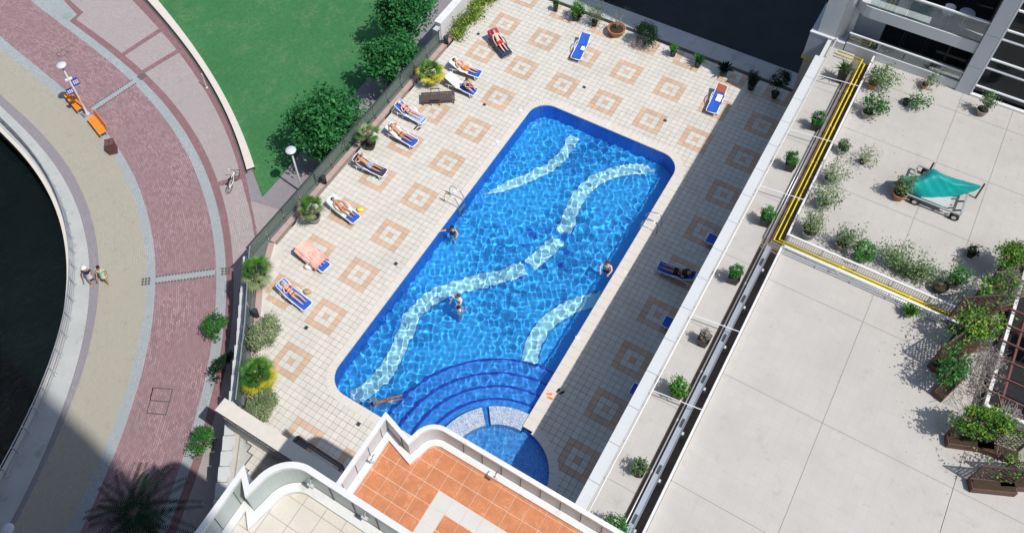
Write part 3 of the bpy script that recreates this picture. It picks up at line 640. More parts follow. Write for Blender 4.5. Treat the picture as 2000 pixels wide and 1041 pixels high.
def slabs(xs, ys_, z=ZT, g=.010):
    mb = MB(); mb.box(xs[0]+.02, xs[-1]-.02, ys_[0]+.02, ys_[-1]-.02, 5.09, z-.012); part(mb, 'joint_fill', 'joint_grey', rt)
    for xa, xb in zip(xs, xs[1:]):
        for ya, yb in zip(ys_, ys_[1:]): mb = MB(); mb.box(xa+g, xb-g, ya+g, yb-g, 5.08, z); part(mb, 'paving_slab', 'terrace_tiles', rt)
slabs([17.95, 19.2], [-31, -27.3, -23.6, -19.9, -16.2, -12.5, -8.8, -5.1, -1.4, 1.66])
slabs([20.09, 24.35, 26.6, 28.75], [-10.66, -6.75, -3.2, .3, 1.72]); slabs([20.09, 24.0, 28.7], [-32.3, -27.35, -22.5, -17.65, -12.75, -11.25]); slabs([28.7, 33], [-32.3, -27.35, -22.5, -17.65, -15.4])
mb = MB(); mb.box(19.2, 20.0, -36, 1.6, 5.06, 5.13); part(mb, 'trench_floor', 'trench_brown', rt); mb = MB(); mb.box(20.0, 28.6, -11.24, -10.67, 5.06, 5.2); part(mb, 'trench_floor', 'panel_pale', rt)
wg = thing('terrace_wing', 'long low wing with a white-coped parapet on the right of the pool', 'building', (20, -13, 0))
mb = MB(); mb.box(19.6, 40, -40, 1.62, -.3, 4.58); wpart(mb, 'wall', 'render_beige', wg); mb = MB(); mb.box(17.75, 17.93, -29, 1.6, 4.58, 5.9); wpart(mb, 'parapet', 'panel_pale', wg)
mb = MB(); mb.box(17.76, 19.6, -29, 1.6, 4.3, 4.59); wpart(mb, 'soffit', 'panel_pale', wg)
yj = [-29]+list(np.arange(-27.4, 1.6, 1.62))
for ya, yb in zip(yj, yj[1:]): mb = MB(); mb.box(17.58, 18.02, ya+.008, yb-.008, 5.902, 6.02); wpart(mb, 'coping_stone', 'panel_pale', wg)
for ya, yb in ((-10.62, 1.55), (-31, -11.28)): mb = MB(); mb.box(20.0, 20.085, ya, yb, 5.06, 5.92); wpart(mb, 'upstand', 'white_paint', wg)
hr = thing('handrail', 'thin white handrail on brackets along the terrace parapet', 'railing', (18.1, -12, ZT))
mb = MB(); mb.tube([(18.12, -28, 6.12), (18.12, 1.7, 6.12)], .032, 8); wpart(mb, 'rail', 'white_metal', hr, True)
for y in np.arange(-27, 1.6, 1.62): mb = MB(); mb.tube([(18.12, y, 6.1), (18.16, y, 5.95), (18.03, y, 5.72), (17.95, y, 5.66)], .022, 6); wpart(mb, 'bracket', 'white_metal', hr)
for k, (y, lab) in enumerate(((-.95, 'white rod spanning the walkway beside the tall spiky pot plant'), (-4.9, 'white rod spanning the walkway between two topiary pots near the yellow pipes'), (-8.65, 'white rod spanning the walkway just above the corner of the yellow pipes'), (-16.05, 'white rod spanning the walkway beside the dried-out pot plant'), (-19.8, 'white rod spanning the walkway below the bushy bright green pot plant'), (-27.0, 'white rod spanning the walkway at the lower frame edge'))):
    mb = MB(); mb.tube([(18.1, y-.12, 5.98), (20.05, y+.12, 5.98)], .020, 6); tag(mesh_obj(mb, 'cross_rod', 'white_metal'), lab, 'rod', 'rods across the walkway')
def pipe(name, label, pts, r, mt, step=1.2, coll=True):
    t = thing(name, label, 'pipe', pts[0]); mb = MB(); mb.tube(pts, r, 8); wpart(mb, 'tube', mt, t, True)
    for a, b_ in zip(pts, pts[1:]):
        a, b_ = Vector(a), Vector(b_); n = int((b_-a).length/step)
        for i in range(1, n):
            c = a+(b_-a)*i/n; d = (b_-a).normalized()*.05; mb = MB(); mb.tube([tuple(c-d), tuple(c+d)], r*1.45, 8); wpart(mb, 'collar', mt, t)
    return t
pipe('gas_pipe', 'outer yellow pipe turning the corner of the roof trench', [(18.4, 1.25, 5.72), (19.62, 1.25, 5.72), (19.62, -10.98, 5.72), (28.0, -10.98, 5.72)], .035, 'pipe_yellow', 2.3)
pipe('gas_pipe', 'inner yellow pipe hugging the white upstand of the trench', [(18.4, 1.02, 5.7), (19.80, 1.02, 5.7), (19.80, -10.83, 5.7), (28.0, -10.83, 5.7)], .035, 'pipe_yellow', 2.3)
pipe('water_pipe', 'grey pipe nearest the walkway in the upper trench', [(19.24, .7, 5.62), (19.24, -11.0, 5.62)], .024, 'pipe_grey', 1.8)
pipe('water_pipe', 'grey pipe second from the walkway in the upper trench', [(19.35, .7, 5.62), (19.35, -11.0, 5.62)], .024, 'pipe_grey', 1.8)
pipe('water_pipe', 'pale pipe along the right terrace fence under the yellow pipes', [(19.5, -11.10, 5.6), (28.2, -11.10, 5.6)], .045, 'pipe_grey', 2.6)
pipe('water_pipe', 'dark teal-lined pipe on the left of the lower trench', [(19.36, -11.2, 5.55), (19.36, -34, 5.55)], .028, 'pipe_grey', 2.2)
ct = thing('cable_tray', 'broad silver cable tray running down the lower trench', 'cable tray', (19.6, -22, 5.2))
mb = MB(); mb.box(19.47, 19.69, -34, -11.2, 5.48, 5.5); mb.box(19.46, 19.475, -34, -11.2, 5.5, 5.56); mb.box(19.685, 19.70, -34, -11.2, 5.5, 5.56); wpart(mb, 'tray', 'pipe_grey', ct)
for y in np.arange(-33, -11.5, 2.05):
    mb = MB(); mb.box(19.45, 19.82, y-.05, y+.05, 5.14, 5.47); wpart(mb, 'bracket', 'pipe_grey', ct); mb = MB(); mb.box(19.72, 19.80, y-.06, y+.06, 5.5, 5.56); wpart(mb, 'clamp', 'cream_band', ct); mb = MB(); mb.box(19.53, 19.62, y+.2, y+.55, 5.5, 5.56); wpart(mb, 'junction_box', 'dark_steel', ct)
def picket_fence(y, x0, x1, z0, z1, lab):
    t = thing('picket_fence', lab, 'fence', (x0, y, z0)); mb = MB(); mb.box(x0, x1, y-.04, y+.04, z1-.05, z1); wpart(mb, 'top_rail', 'white_metal', t); mb = MB(); mb.box(x0, x1, y-.02, y+.02, z0+.05, z0+.09); wpart(mb, 'bottom_rail', 'white_metal', t)
    for x in np.arange(x0+.02, x1, 1.45): mb = MB(); mb.box(x-.03, x+.03, y-.03, y+.03, z0, z1-.05); wpart(mb, 'post', 'white_metal', t)
    mb = MB()
    for x in np.arange(x0+.07, x1-.02, .095): mb.box(x, x+.022, y-.012, y+.012, z0+.09, z1-.05)
    o = wpart(mb, 'pickets', 'white_metal', t); o['kind'] = 'stuff'
picket_fence(-11.29, 20.12, 27.9, ZT, 6.06, 'white picket fence on the large lower terrace side of the pipes'); picket_fence(-10.64, 20.1, 27.6, ZT, 6.06, 'white picket fence on the potted plant side of the pipes')

# ---- tall apartment building at the upper right
ab = thing('apartment_building', 'pale apartment block with balconies and dark glazing at the upper right', 'building', (22, 6, 0))
def bx(name, mt, x0, x1, y0, y1, z0, z1, parent=ab): mb = MB(); mb.box(x0, x1, y0, y1, z0, z1); return wpart(mb, name, mt, parent)
bx('wall', 'render_beige', 17.0, 60, 4.2, 30, -5.7, 70); bx('wall', 'panel_pale', 16.97, 60, 2.1, 4.19, 12.4, 70)
bx('pier', 'render_beige', 16.93, 18.55, 1.66, 4.18, -.3, 4.16); bx('yellow_ledge', 'pipe_yellow', 16.78, 18.5, 1.58, 3.9, 4.162, 4.26); bx('panel', 'panel_grey', 16.82, 17.62, 1.62, 4.1, 4.262, 5.94); bx('panel', 'panel_grey', 17.63, 18.55, 1.62, 4.1, 4.262, 5.94); bx('ledge_cap', 'white_paint', 16.8, 18.2, 1.60, 1.68, 5.942, 6.02)
bx('panel', 'panel_pale', 17.12, 17.95, 1.85, 4.1, 5.943, 9.0); bx('panel', 'panel_pale', 17.12, 17.95, 1.85, 4.1, 9.02, 12.39)
mb = MB(); mb.lathe([(.42, 5.95), (.42, 12.38)], 20, (17.98, 2.3, 0)); wpart(mb, 'rounded_column', 'panel_pale', ab, True)
bx('side_wall', 'panel_pale', 18.35, 18.62, 2.3, 4.18, 5.45, 12.38)
bx('balcony_floor', 'stone_grey', 18.63, 23.95, 1.9, 4.18, 5.2, 5.5); bx('upstand', 'panel_pale', 18.6, 23.95, 1.70, 1.86, 5.08, 6.0)
for x0, x1 in ((18.64, 19.78), (19.82, 21.25), (21.29, 22.65), (22.69, 23.93)): bx('railing_pane', 'clear_glass', x0, x1, 1.77, 1.785, 6.0, 6.56)
bx('railing_rail', 'white_metal', 18.58, 23.95, 1.74, 1.82, 6.562, 6.63)
bx('back_wall', 'panel_pale', 18.63, 19.9, 3.2, 4.18, 5.5, 7.85)
for i, x0 in enumerate((19.9, 20.95, 22.0, 23.0)): d_ = bx('door', 'dark_steel', x0, x0+1.0, 3.22, 3.3, 5.5, 7.85); bx('door_pane', 'window_dark', x0+.06, x0+.94, 3.19, 3.215, 5.58, 7.78, d_)
bx('inner_floor', 'dark_room', 19.9, 24, 3.31, 4.15, 5.5, 7.85)
mb = MB(); N_ = 22; rows = []
for i in range(N_+1):
    a = i/N_; x = 18.35+5.6*a; yf = 1.72+(.55*max(0, 1-a/.12)**2); rows.append([(x, yf, 7.88), (x, yf, 8.52), (x, 4.18, 8.52), (x, 4.18, 7.88)])
mb.grid(rows, close=True); wpart(mb, 'balcony_band', 'panel_pale', ab)
mb = MB(); mb.box(18.9, 23.95, 1.74, 1.84, 9.68, 9.76); wpart(mb, 'railing_rail', 'white_metal', ab)
for i in range(3): bx('railing_pane', 'clear_glass', 18.95+i*1.67, 18.95+i*1.67+1.64, 1.78, 1.79, 8.53, 9.67)
bx('back_wall', 'dark_room', 18.63, 23.95, 3.4, 4.18, 8.53, 12.38)
for i, x0 in enumerate((19.2, 20.4, 21.6, 22.8)): bx('door_pane', 'window_dark', x0, x0+1.1, 3.36, 3.39, 8.6, 11.6)
bx('column', 'panel_grey', 23.96, 24.58, 1.62, 2.2, 5.3, 7.2); bx('column', 'panel_grey', 23.96, 24.58, 1.62, 2.2, 7.22, 9.2); bx('column', 'panel_grey', 23.96, 24.58, 1.62, 2.2, 9.22, 12.38); bx('column_edge', 'white_metal', 24.6, 24.68, 1.66, 2.0, 5.3, 12.38)
ML = [5.30, 6.03, 7.23, 7.79, 9.04, 9.59, 10.76, 12.3]
for za, zb in zip(ML, ML[1:]):
    for x0 in (24.7, 27.1, 29.5): bx('glazing_pane', 'window_dark', x0, x0+2.36, 1.9, 1.94, za+.05, zb-.02)
    bx('mullion', 'white_metal', 24.7, 32, 1.8, 1.9, za-.02, za+.05)
for x0 in (27.08, 29.48): bx('mullion', 'panel_grey', x0-.02, x0+.02, 1.86, 1.895, 5.4, 12.3)
bx('sill', 'white_paint', 24.62, 32, 1.62, 1.79, 5.08, 5.62); bx('room_back', 'dark_room', 24.6, 32, 3.9, 4.19, 5.0, 12.38)
# chair and table on the upper balcony, plant on the lower
ch = thing('balcony_chair', 'white shell chair on the upper balcony behind glass', 'chair', (22.2, 2.5, 8.52))
mb = MB(); mb.lathe([(.05, .42), (.24, .44), (.27, .55), (.25, .57), (.2, .47), (.03, .46)], 14); part(mb, 'seat', 'frame_white', ch, True); mb = MB(); mb.grid([[(.24*math.cos(a), .24*math.sin(a), .5+h_) for a in np.linspace(.3, 2.8, 9)] for h_ in (0, .12, .25, .33)]); part(mb, 'backrest', 'frame_white', ch, True)
for a in range(4): mb = MB(); mb.tube([(0, 0, .42), (.22*math.cos(a*1.57+.8), .22*math.sin(a*1.57+.8), 0)], .012, 6); part(mb, 'leg', 'frame_white', ch)
tb = thing('balcony_table', 'round table on the upper balcony beside the white chair', 'table', (22.95, 2.6, 8.52)); mb = MB(); mb.lathe([(.34, .70), (.34, .73)], 20); part(mb, 'table_top', 'cloth_lilac', tb); mb = MB(); mb.lathe([(.2, 0), (.03, .05), (.03, .70)], 12); part(mb, 'pedestal', 'frame_white', tb)

# ---- foreground terraces of the block the picture is taken from
def inside(p, poly):
    x, y = p; c = False
    for (xa, ya), (xb, yb) in zip(poly, poly[1:]+poly[:1]):
        if (ya > y) != (yb > y) and x < (xb-xa)*(y-ya)/(yb-ya)+xa: c = not c
    return c
def terrace(name, label, path, close, zf, zt, zb, tilem, groutm, size, ox, oy, panelm, special=None, glass=False):
    t = thing(name, label, 'terrace', (path[1][0], path[1][1], zf)); full = path+close
    mb = MB(); mb.prism(full[::-1], zb, zf-.04); wpart(mb, 'block', 'panel_pale', t)
    inner = offset(path, .12); inn2 = offset(path, .30); poly = inn2+close
    mb = MB(); mb.prism((inner+close)[::-1], zf-.038, zf-.012); wpart(mb, 'screed', groutm, t)
    wpart(strip_wall(path, .11, zf-.03, zt-.1), 'parapet', panelm, t); wpart(strip_wall([tuple(np.array(a)) for a in offset(path, -.02)], .14, zt-.098, zt), 'parapet_cap', 'white_paint', t)
    wpart(strip_wall(inner, .20, zf-.011, zf+.13), 'inner_kerb', 'white_paint', t)
    # panel joints on the inner face
    for a, b_ in zip(inner, inner[1:]):
        L_ = math.dist(a, b_); n = int(L_/.62)
        for i in range(1, n+1):
            p = np.array(a)+(np.array(b_)-np.array(a))*i/(n+.5); d = (np.array(b_)-np.array(a))/L_; mb = MB(); mb.beam((*(p), zf+.14), (*(p), zt-.11), .014, .02); wpart(mb, 'panel_joint', 'joint_dark', t)
    xs = [p[0] for p in poly]; ys_ = [p[1] for p in poly]; h = size/2-.008
    for i in range(int((min(xs)-ox)/size)-1, int((max(xs)-ox)/size)+2):
        for j in range(int((min(ys_)-oy)/size)-1, int((max(ys_)-oy)/size)+2):
            c = (ox+(i+.5)*size, oy+(j+.5)*size)
            full = all(inside((c[0]+a*h, c[1]+b_*h), inner+close) for a in (-1, 0, 1) for b_ in (-1, 0, 1))
            sub = [] if full else [(u, v) for u in range(8) for v in range(8) if inside((c[0]-h+(u+.5)*h/4, c[1]-h+(v+.5)*h/4), inner+close)]
            if not full and len(sub) < 3: continue
            px, py, d_ = PJ((c[0], c[1], zf))
            if px < -40 or px > 2040 or py > 1090: continue
            mt = tilem
            if special and special(*c): mt = 'cream_band'
            mb = MB(); z = zf+random.uniform(-.002, .002); 
            if full: mb.box(c[0]-h, c[0]+h, c[1]-h, c[1]+h, zf-.011, z)
            for u, v in sub: mb.add([(c[0]-h+(u+a)*h/4, c[1]-h+(v+b_)*h/4, z) for a, b_ in ((0, 0), (1, 0), (1, 1), (0, 1))], [(0, 1, 2, 3)])
            wpart(mb, 'floor_tile', mt, t)
    return t
OR = [(12.3, -36), (12.3, -27.98), (13.34, -28.3)]+[(14.12+.72*math.cos(R(a)), -28.18+.72*math.sin(R(a))) for a in range(172, 89, -9)]+[(20.2, -27.46)]
o1 = terrace('tiled_terrace', 'orange tiled terrace with a cream band behind white parapets', OR, [(20.2, -36)], 12.2, 13.1, -3.4, 'orange_tile', 'orange_grout', .5, 14.69, -28.86, 'panel_pale', lambda x, y: (14.69 < x < 15.19 and y < -28.86) or (-29.36 < y < -28.86 and x > 14.69))
BE = [(12.85, -38), (12.70, -32.58), (13.07, -32.86)]+[(13.98+.88*math.cos(R(a)), -32.74+.88*math.sin(R(a))) for a in range(176, 89, -8)]+[(20.2, -31.86)]
o2 = terrace('tiled_terrace', 'cream tiled terrace with a rounded corner nearest the camera', BE, [(20.2, -38)], 19.0, 20.0, 12.21, 'cream_tile', 'cream_grout', .52, 13.4, -32.4, 'panel_green')
def parapet_vent(px, py, z, lab):  # small vents on parapet brackets, not lamps
    c = U(px, py, z); t = thing('bracketed_vent', lab, 'light', c, 0, 'spotlights on the terrace parapets'); mb = MB(); mb.tube([(0, 0, .25), (0, -.1, .3), (0, -.16, .12)], .018, 6); part(mb, 'arm', 'steel', t); mb = MB(); mb.box(-.07, .07, -.2, -.13, .02, .12); part(mb, 'head', 'panel_grey', t)
parapet_vent(733, 893, 12.6, 'small spotlight on the left parapet of the orange terrace'); parapet_vent(972, 926, 12.6, 'small spotlight on the front parapet of the orange terrace'); parapet_vent(617, 937, 19.5, 'small grey spotlight on the cream terrace parapet near its curve'); parapet_vent(722, 1000, 19.5, 'small grey spotlight on the cream terrace parapet near the lower frame edge')
# ---- tower beside the viewpoint: it stands out of frame and shades the lower left promenade
tw = thing('unseen_tower', 'tall apartment tower standing outside the frame, shading the lower promenade', 'building', (40, -50, -3))
mb = MB(); mb.box(24, 40, -80, -37.25, -3.4, 112); wpart(mb, 'wall', 'panel_pale', tw)
for k in range(30): mb = MB(); mb.box(23.9, 40.05, -80, -37.2, 2+k*3.5, 2.3+k*3.5); wpart(mb, 'floor_band', 'white_paint', tw)

tw = thing('unseen_tower', 'second apartment tower outside the frame beyond the dock end', 'building', (-10, -60, -3))  # unseen tower added to darken the shade on the lower promenade
mb = MB(); mb.box(-45, 12, -85, -44, -5.5, 95); wpart(mb, 'wall', 'window_dark', tw)
for k in range(26): mb = MB(); mb.box(-45.1, 12.1, -85, -43.9, 2+k*3.5, 2.6+k*3.5); wpart(mb, 'floor_band', 'panel_grey', tw)
tw = thing('sky_blocker', 'long apartment block outside the frame on the far side of the dock', 'building', (-80, -20, -3))  # unseen block added to cut western sky light and deepen the shadows
for y0, y1, h_ in ((-95, 34, 115),):
    mb = MB(); mb.box(-84, -64, y0, y1, -5.5, h_); wl = wpart(mb, 'wall', 'window_dark', tw)
    for k in range(int(h_/3.6)): mb = MB(); mb.box(-64.0, -63.8, y0, y1, 1+k*3.6, 1.5+k*3.6); wpart(mb, 'floor_band', 'panel_grey', wl)

# ================================================================== VEGETATION
def leafpart(V4, name, mats, parent, mi=None, kind=None):
    o = fast_quads(V4, name, mats, mi); o.parent = parent
    return o
def tree(name, label, base, trunk_h, crown_c, rx, ry, rz, nleaf, ncl, lm, lsize, group=None, seed=0):
    t = thing(name, label, 'tree', base, 0, group); mb = MB(); h = trunk_h; rr = random.Random(seed)
    mb.tube([(0, 0, -.1), (.03, .02, h*.4), (.0, .04, h*.75), (crown_c[0]*.3, crown_c[1]*.3, h)], [.13, .11, .09, .07], 8)
    tr = part(mb, 'trunk', 'bark', t, True)
    for k in range(7):
        a = k*.9+rr.random(); e = Vector((crown_c[0]+math.cos(a)*rx*.62, crown_c[1]+math.sin(a)*ry*.62, crown_c[2]+rz*rr.uniform(-.1, .6)))
        m_ = Vector((crown_c[0]*.5+math.cos(a)*rx*.25, crown_c[1]*.5+math.sin(a)*ry*.25, h+.3*(crown_c[2]-h)+.2)); mb = MB(); mb.tube([(0, 0, h*.72), tuple(m_), tuple(e)], [.06, .04, .015], 6); part(mb, 'limb', 'bark', tr, True)
    P = clump_pts(nleaf, crown_c, rx, ry, rz, ncl, .30, .5); leafpart(leaf_quads(P, lsize), 'crown', lm, t); return t
c = U(633, 240, .1); tree('broadleaf_tree', 'largest dark green tree beside the glass railing and round lamp', (c[0], c[1], ZP), 2.4, (0, 0, 3.6), 2.15, 2.3, 1.9, 8500, 62, 'leaf_tree', .24, 'trees between lawn and deck', 1)
c = U(762, 108, .1); tree('broadleaf_tree', 'middle dark green tree near the far end of the glass railing', (c[0], c[1], ZP), 2.3, (0, 0, 3.5), 1.65, 1.9, 1.7, 5200, 40, 'leaf_tree', .24, 'trees between lawn and deck', 2)
c = U(792, 18, .3); tree('broadleaf_tree', 'dark green tree cut by the upper frame edge above the lawn', (c[0], c[1], ZP), 2.5, (0, 0, 3.8), 1.9, 2.0, 1.8, 5400, 40, 'leaf_tree', .24, 'trees between lawn and deck', 3)
def shrub(name, label, base, rx, ry, rz, n, lm, ls=.09, cat='shrub', ncl=26, group=None):
    t = thing(name, label, cat, base, 0, group); mb = MB()
    for k in range(5): a = k*1.26; mb.tube([(0, 0, 0), (rx*.4*math.cos(a), ry*.4*math.sin(a), rz*.9)], [.025, .01], 5)
    part(mb, 'stems', 'bark', t); P = clump_pts(n, (0, 0, rz*.95), rx, ry, rz, ncl, .32, .7, -.5); P[:, 2] = np.maximum(P[:, 2], .02); leafpart(leaf_quads(P, ls), 'foliage', lm, t); return t
c = U(523, 665, 0); shrub('rounded_shrub', 'grey-green clipped shrub between the palm and the black bikini lounger', c, .55, .95, .75, 4200, 'leaf_grey', .10, ncl=60)
c = U(513, 812, 0); shrub('rounded_shrub', 'grey-green clipped shrub below the yellow-green palm', c, .55, .95, .75, 4200, 'leaf_grey', .10, ncl=60)
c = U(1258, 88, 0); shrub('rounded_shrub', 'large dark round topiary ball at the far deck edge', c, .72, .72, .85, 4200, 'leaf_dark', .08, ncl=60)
c = U(428, 650, ZP); shrub('promenade_shrub', 'green shrub on the brick promenade near the studded drain strip', c, .55, .8, .8, 1800, 'leaf_shrub', .11)
c = U(400, 872, ZP); shrub('promenade_shrub', 'green shrub on the promenade beside the cross wall', c, .5, .75, .75, 1600, 'leaf_shrub', .11)
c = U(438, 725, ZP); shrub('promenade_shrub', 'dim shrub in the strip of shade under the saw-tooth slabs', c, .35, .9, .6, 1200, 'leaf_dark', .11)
hd = thing('hedge', 'bright yellow-green hedge along the white garden wall', 'hedge', (-2.0, 1.0, 0)); mb = MB()
for k in range(16): mb.tube([(random.uniform(-.3, .3), -3.4+k*.45, 0), (random.uniform(-.3, .4), -3.4+k*.45, .5)], .015, 5)
part(mb, 'stems', 'bark', hd); P = np.stack([RNG.normal(0, .26, 5200), RNG.uniform(-3.75, 4, 5200), np.abs(RNG.normal(.35, .2, 5200))], 1); P[:, 0] += .15*np.sin(P[:, 1]*3.1); leafpart(leaf_quads(P, .13), 'foliage', ['leaf_yellow', 'leaf_bright'], hd, RNG.integers(0, 2, 5200))
# fan palms
def fan(n_leaf, L, droop, up0, up1, seed, h0=0.0, nl=13, wide=62):
    """quads of fan leaves: a stalk and a spray of blades"""
    rr = np.random.default_rng(seed); Q = []
    for k in range(n_leaf):
        a = k*2.39996+rr.uniform(-.2, .2); el = up0+(up1-up0)*(k/(n_leaf-1)); l = L*rr.uniform(.85, 1.1)
        d = np.array([math.cos(a)*math.cos(el), math.sin(a)*math.cos(el), math.sin(el)]); s = np.array([-math.sin(a), math.cos(a), 0]); n_ = np.cross(d, s)
        p0 = np.array([0, 0, h0]); p1 = p0+d*l*.45; Q.append([p0-s*.012, p0+s*.012, p1+s*.012, p1-s*.012])
        for j in range(nl):
            b_ = R(-wide+2*wide*j/(nl-1)); dd = d*math.cos(b_)+s*math.sin(b_); ll = l*.62*(1-.25*abs(b_)/1.1); e = p1+dd*ll; e = e-np.array([0, 0, droop*ll*rr.uniform(.6, 1.3)]); m_ = p1+dd*ll*.5; sd = np.cross(dd, n_); sd = sd/np.linalg.norm(sd)*.022*l/.6
            Q.append([p1, m_-sd, e, m_+sd])
    return np.array(Q)
def potf(t, shape, r, h, mt, soil=True):
    mb = MB()
    if shape == 'round': mb.lathe([(r*.68, 0), (r*.92, h*.6), (r, h*.92), (r*1.06, h*.93), (r*1.06, h), (r*.93, h), (r*.9, h*.86), (.02, h*.85)], 18); sm = True
    else:
        for q0, q1, z0, z1 in ((.66, 1, 0, h),): mb.grid([[(sx*r*q0, sy*r*q0, z0) for sx, sy in ((-1, -1), (1, -1), (1, 1), (-1, 1))], [(sx*r*q1, sy*r*q1, z1) for sx, sy in ((-1, -1), (1, -1), (1, 1), (-1, 1))], [(sx*r*.86, sy*r*.86, z1) for sx, sy in ((-1, -1), (1, -1), (1, 1), (-1, 1))], [(sx*r*.84, sy*r*.84, h*.88) for sx, sy in ((-1, -1), (1, -1), (1, 1), (-1, 1))]], close=True)
        sm = False
    p = part(mb, 'pot', mt, t, False)
    mb = MB(); mb.lathe([(r*.82, h*.86), (r*.5, h*.90), (.01, h*.92)], 14, cap=False); part(mb, 'soil', 'soil', p); return p
def potted_palm(label, base, r, h, potm, th, n, L, mats, yellow, seed, droop=.35, up0=-.3, up1=1.35):
    rz = seed*.7; t = thing('potted_palm', label, 'palm', base, rz, 'palms along the left railing'); potf(t, 'round', r, h, potm)
    mb = MB(); mb.tube([(0, 0, h*.8), (.03, .01, h+th*.35), (.0, .02, h+th*.7), (0, 0, h+th)], [.10, .13, .12, .07], 10); tr = part(mb, 'trunk', 'pale_bark', t)
    mb = MB()
    for k in range(26): a = k*2.4; z = h+th*(.1+.8*k/26); mb.tube([(.11*math.cos(a), .11*math.sin(a), z), (.19*math.cos(a), .19*math.sin(a), z+.07)], [.028, .012], 5)
    part(mb, 'leaf_bases', 'bark', tr)
    Q = fan(n, L, droop, up0, up1, seed, h+th); k = len(Q)//n; mi = []
    for i in range(n):
        az = i*2.39996+rz; low = i/n < .45; mi += [1 if (low and (yellow is None or math.cos(az+.35) > yellow)) else 0]*k
    leafpart(Q, 'fronds', mats, t, np.array(mi))
potted_palm('potted fan palm with yellow lower fronds beside the dark wooden lounger', U(842, 163, 0), .28, .42, 'black_pot', .45, 26, .92, ['palm_green', 'palm_yellow'], -.9, 1)
potted_palm('small potted fan palm beside the plaid shorts sunbather', U(724, 289, 0), .32, .45, 'black_pot', .75, 16, .72, ['palm_grey', 'palm_green'], None, 2, .3, -.1)
potted_palm('potted fan palm with a stubby bare trunk near the red bikini sunbather', U(615, 431, 0), .36, .42, 'grey_pot', .62, 17, .85, ['palm_green', 'palm_grey'], None, 3, .3, -.1)
potted_palm('pale potted fan palm at the bend of the railing', U(510, 553, 0), .36, .42, 'stone_pot', .60, 22, .95, ['palm_green', 'palm_grey'], None, 4, .35, -.2)
potted_palm('yellow-edged fan palm between the two clipped grey shrubs', U(511, 750, 0), .28, .3, 'stone_pot', .5, 36, 1.0, ['palm_green', 'palm_yellow'], .25, 5, .25, -.25)
# dark palm in the tower shade at the lower left
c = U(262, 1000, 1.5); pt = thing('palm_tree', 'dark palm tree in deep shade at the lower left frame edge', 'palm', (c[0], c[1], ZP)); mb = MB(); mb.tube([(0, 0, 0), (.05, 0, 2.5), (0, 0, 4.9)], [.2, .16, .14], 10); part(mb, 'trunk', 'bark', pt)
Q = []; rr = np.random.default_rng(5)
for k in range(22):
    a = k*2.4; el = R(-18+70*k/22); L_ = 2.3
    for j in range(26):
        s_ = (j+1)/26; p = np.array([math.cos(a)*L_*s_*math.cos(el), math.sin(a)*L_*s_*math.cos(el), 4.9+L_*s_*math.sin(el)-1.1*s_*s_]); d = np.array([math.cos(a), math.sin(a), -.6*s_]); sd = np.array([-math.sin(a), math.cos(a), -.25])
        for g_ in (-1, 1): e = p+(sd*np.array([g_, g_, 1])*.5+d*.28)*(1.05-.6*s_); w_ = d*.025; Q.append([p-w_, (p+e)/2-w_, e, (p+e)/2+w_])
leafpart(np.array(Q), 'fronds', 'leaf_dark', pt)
# potted plants
def spiky(n, L, seed, h0, wid=.035, spread=1.0):
    rr = np.random.default_rng(seed); Q = []
    for k in range(n):
        a = rr.uniform(0, 6.28); el = R(rr.uniform(25, 85)); l = L*rr.uniform(.6, 1.1); d = np.array([math.cos(a)*math.cos(el)*spread, math.sin(a)*math.cos(el)*spread, math.sin(el)]); s = np.array([-math.sin(a), math.cos(a), 0]); p0 = np.array([0, 0, h0])+d*.05; m_ = p0+d*l*.5; e = p0+d*l-np.array([0, 0, l*.22]); Q.append([p0, m_-s*wid, e, m_+s*wid])
    return np.array(Q)
def potted(label, px, py, z, pot, plant, cat='pot plant', name='pot_plant', group=None, rz=0.0):
    """pot: (shape, radius, height, material); plant: (kind, size..., material)"""
    base = U(px, py, z); t = thing(name, label, cat, base, rz, group); h = 0
    if pot: potf(t, *pot); h = pot[2]
    k = plant[0]
    if k == 'ball':
        _, r, rz_, n, lm, ls = plant; mb = MB(); mb.tube([(0, 0, h*.85), (0, 0, h+rz_*.8)], .02, 6); part(mb, 'stem', 'bark', t); P = clump_pts(n, (0, 0, h+rz_*.75), r, r, rz_, 30, .34, .72); leafpart(leaf_quads(P, ls), 'foliage', lm, t)
    elif k == 'loose':
        _, r, rz_, n, lm, ls, off = plant; mb = MB(); rr = random.Random(label); tips = []
        for i in range(9):
            a = i*.7+rr.random(); e = (off[0]+r*.75*math.cos(a)*rr.uniform(.4, 1), off[1]+r*.75*math.sin(a)*rr.uniform(.4, 1), h+rz_*rr.uniform(.5, 1.5)); tips.append(e); mb.tube([(0, 0, h*.8), (e[0]*.4, e[1]*.4, h+(e[2]-h)*.55), e], [.018, .012, .005], 5)
        part(mb, 'branches', 'pale_bark', t); T_ = np.array(tips); kk = RNG.integers(0, 9, n); fr_ = RNG.uniform(.45, 1.1, (n, 1)); P = T_[kk]*fr_+np.array([0, 0, h])*(1-fr_)+RNG.normal(size=(n, 3))*r*.20; P[:, 2] = np.maximum(P[:, 2], .04); leafpart(leaf_quads(P, ls), 'foliage', lm, t)
    elif k == 'spiky':
        _, L_, n, lm, wd = plant; leafpart(spiky(n, L_, len(label), h*.85, wd), 'foliage', lm, t)
    elif k == 'standard':
        _, r, th, n, lm, ls = plant; mb = MB(); mb.tube([(0, 0, h*.8), (.02, .02, h+th)], .022, 6); part(mb, 'stem', 'pale_bark', t); P = clump_pts(n, (0, 0, h+th+r*.5), r, r, r*.85, 26, .33, .6); leafpart(leaf_quads(P, ls), 'foliage', lm, t)
    return t
BP = ('square', .24, .55, 'black_pot')
WG, DG, TG = 'pots along the walkway', 'pots at the far deck edge', 'plants on the right terrace'
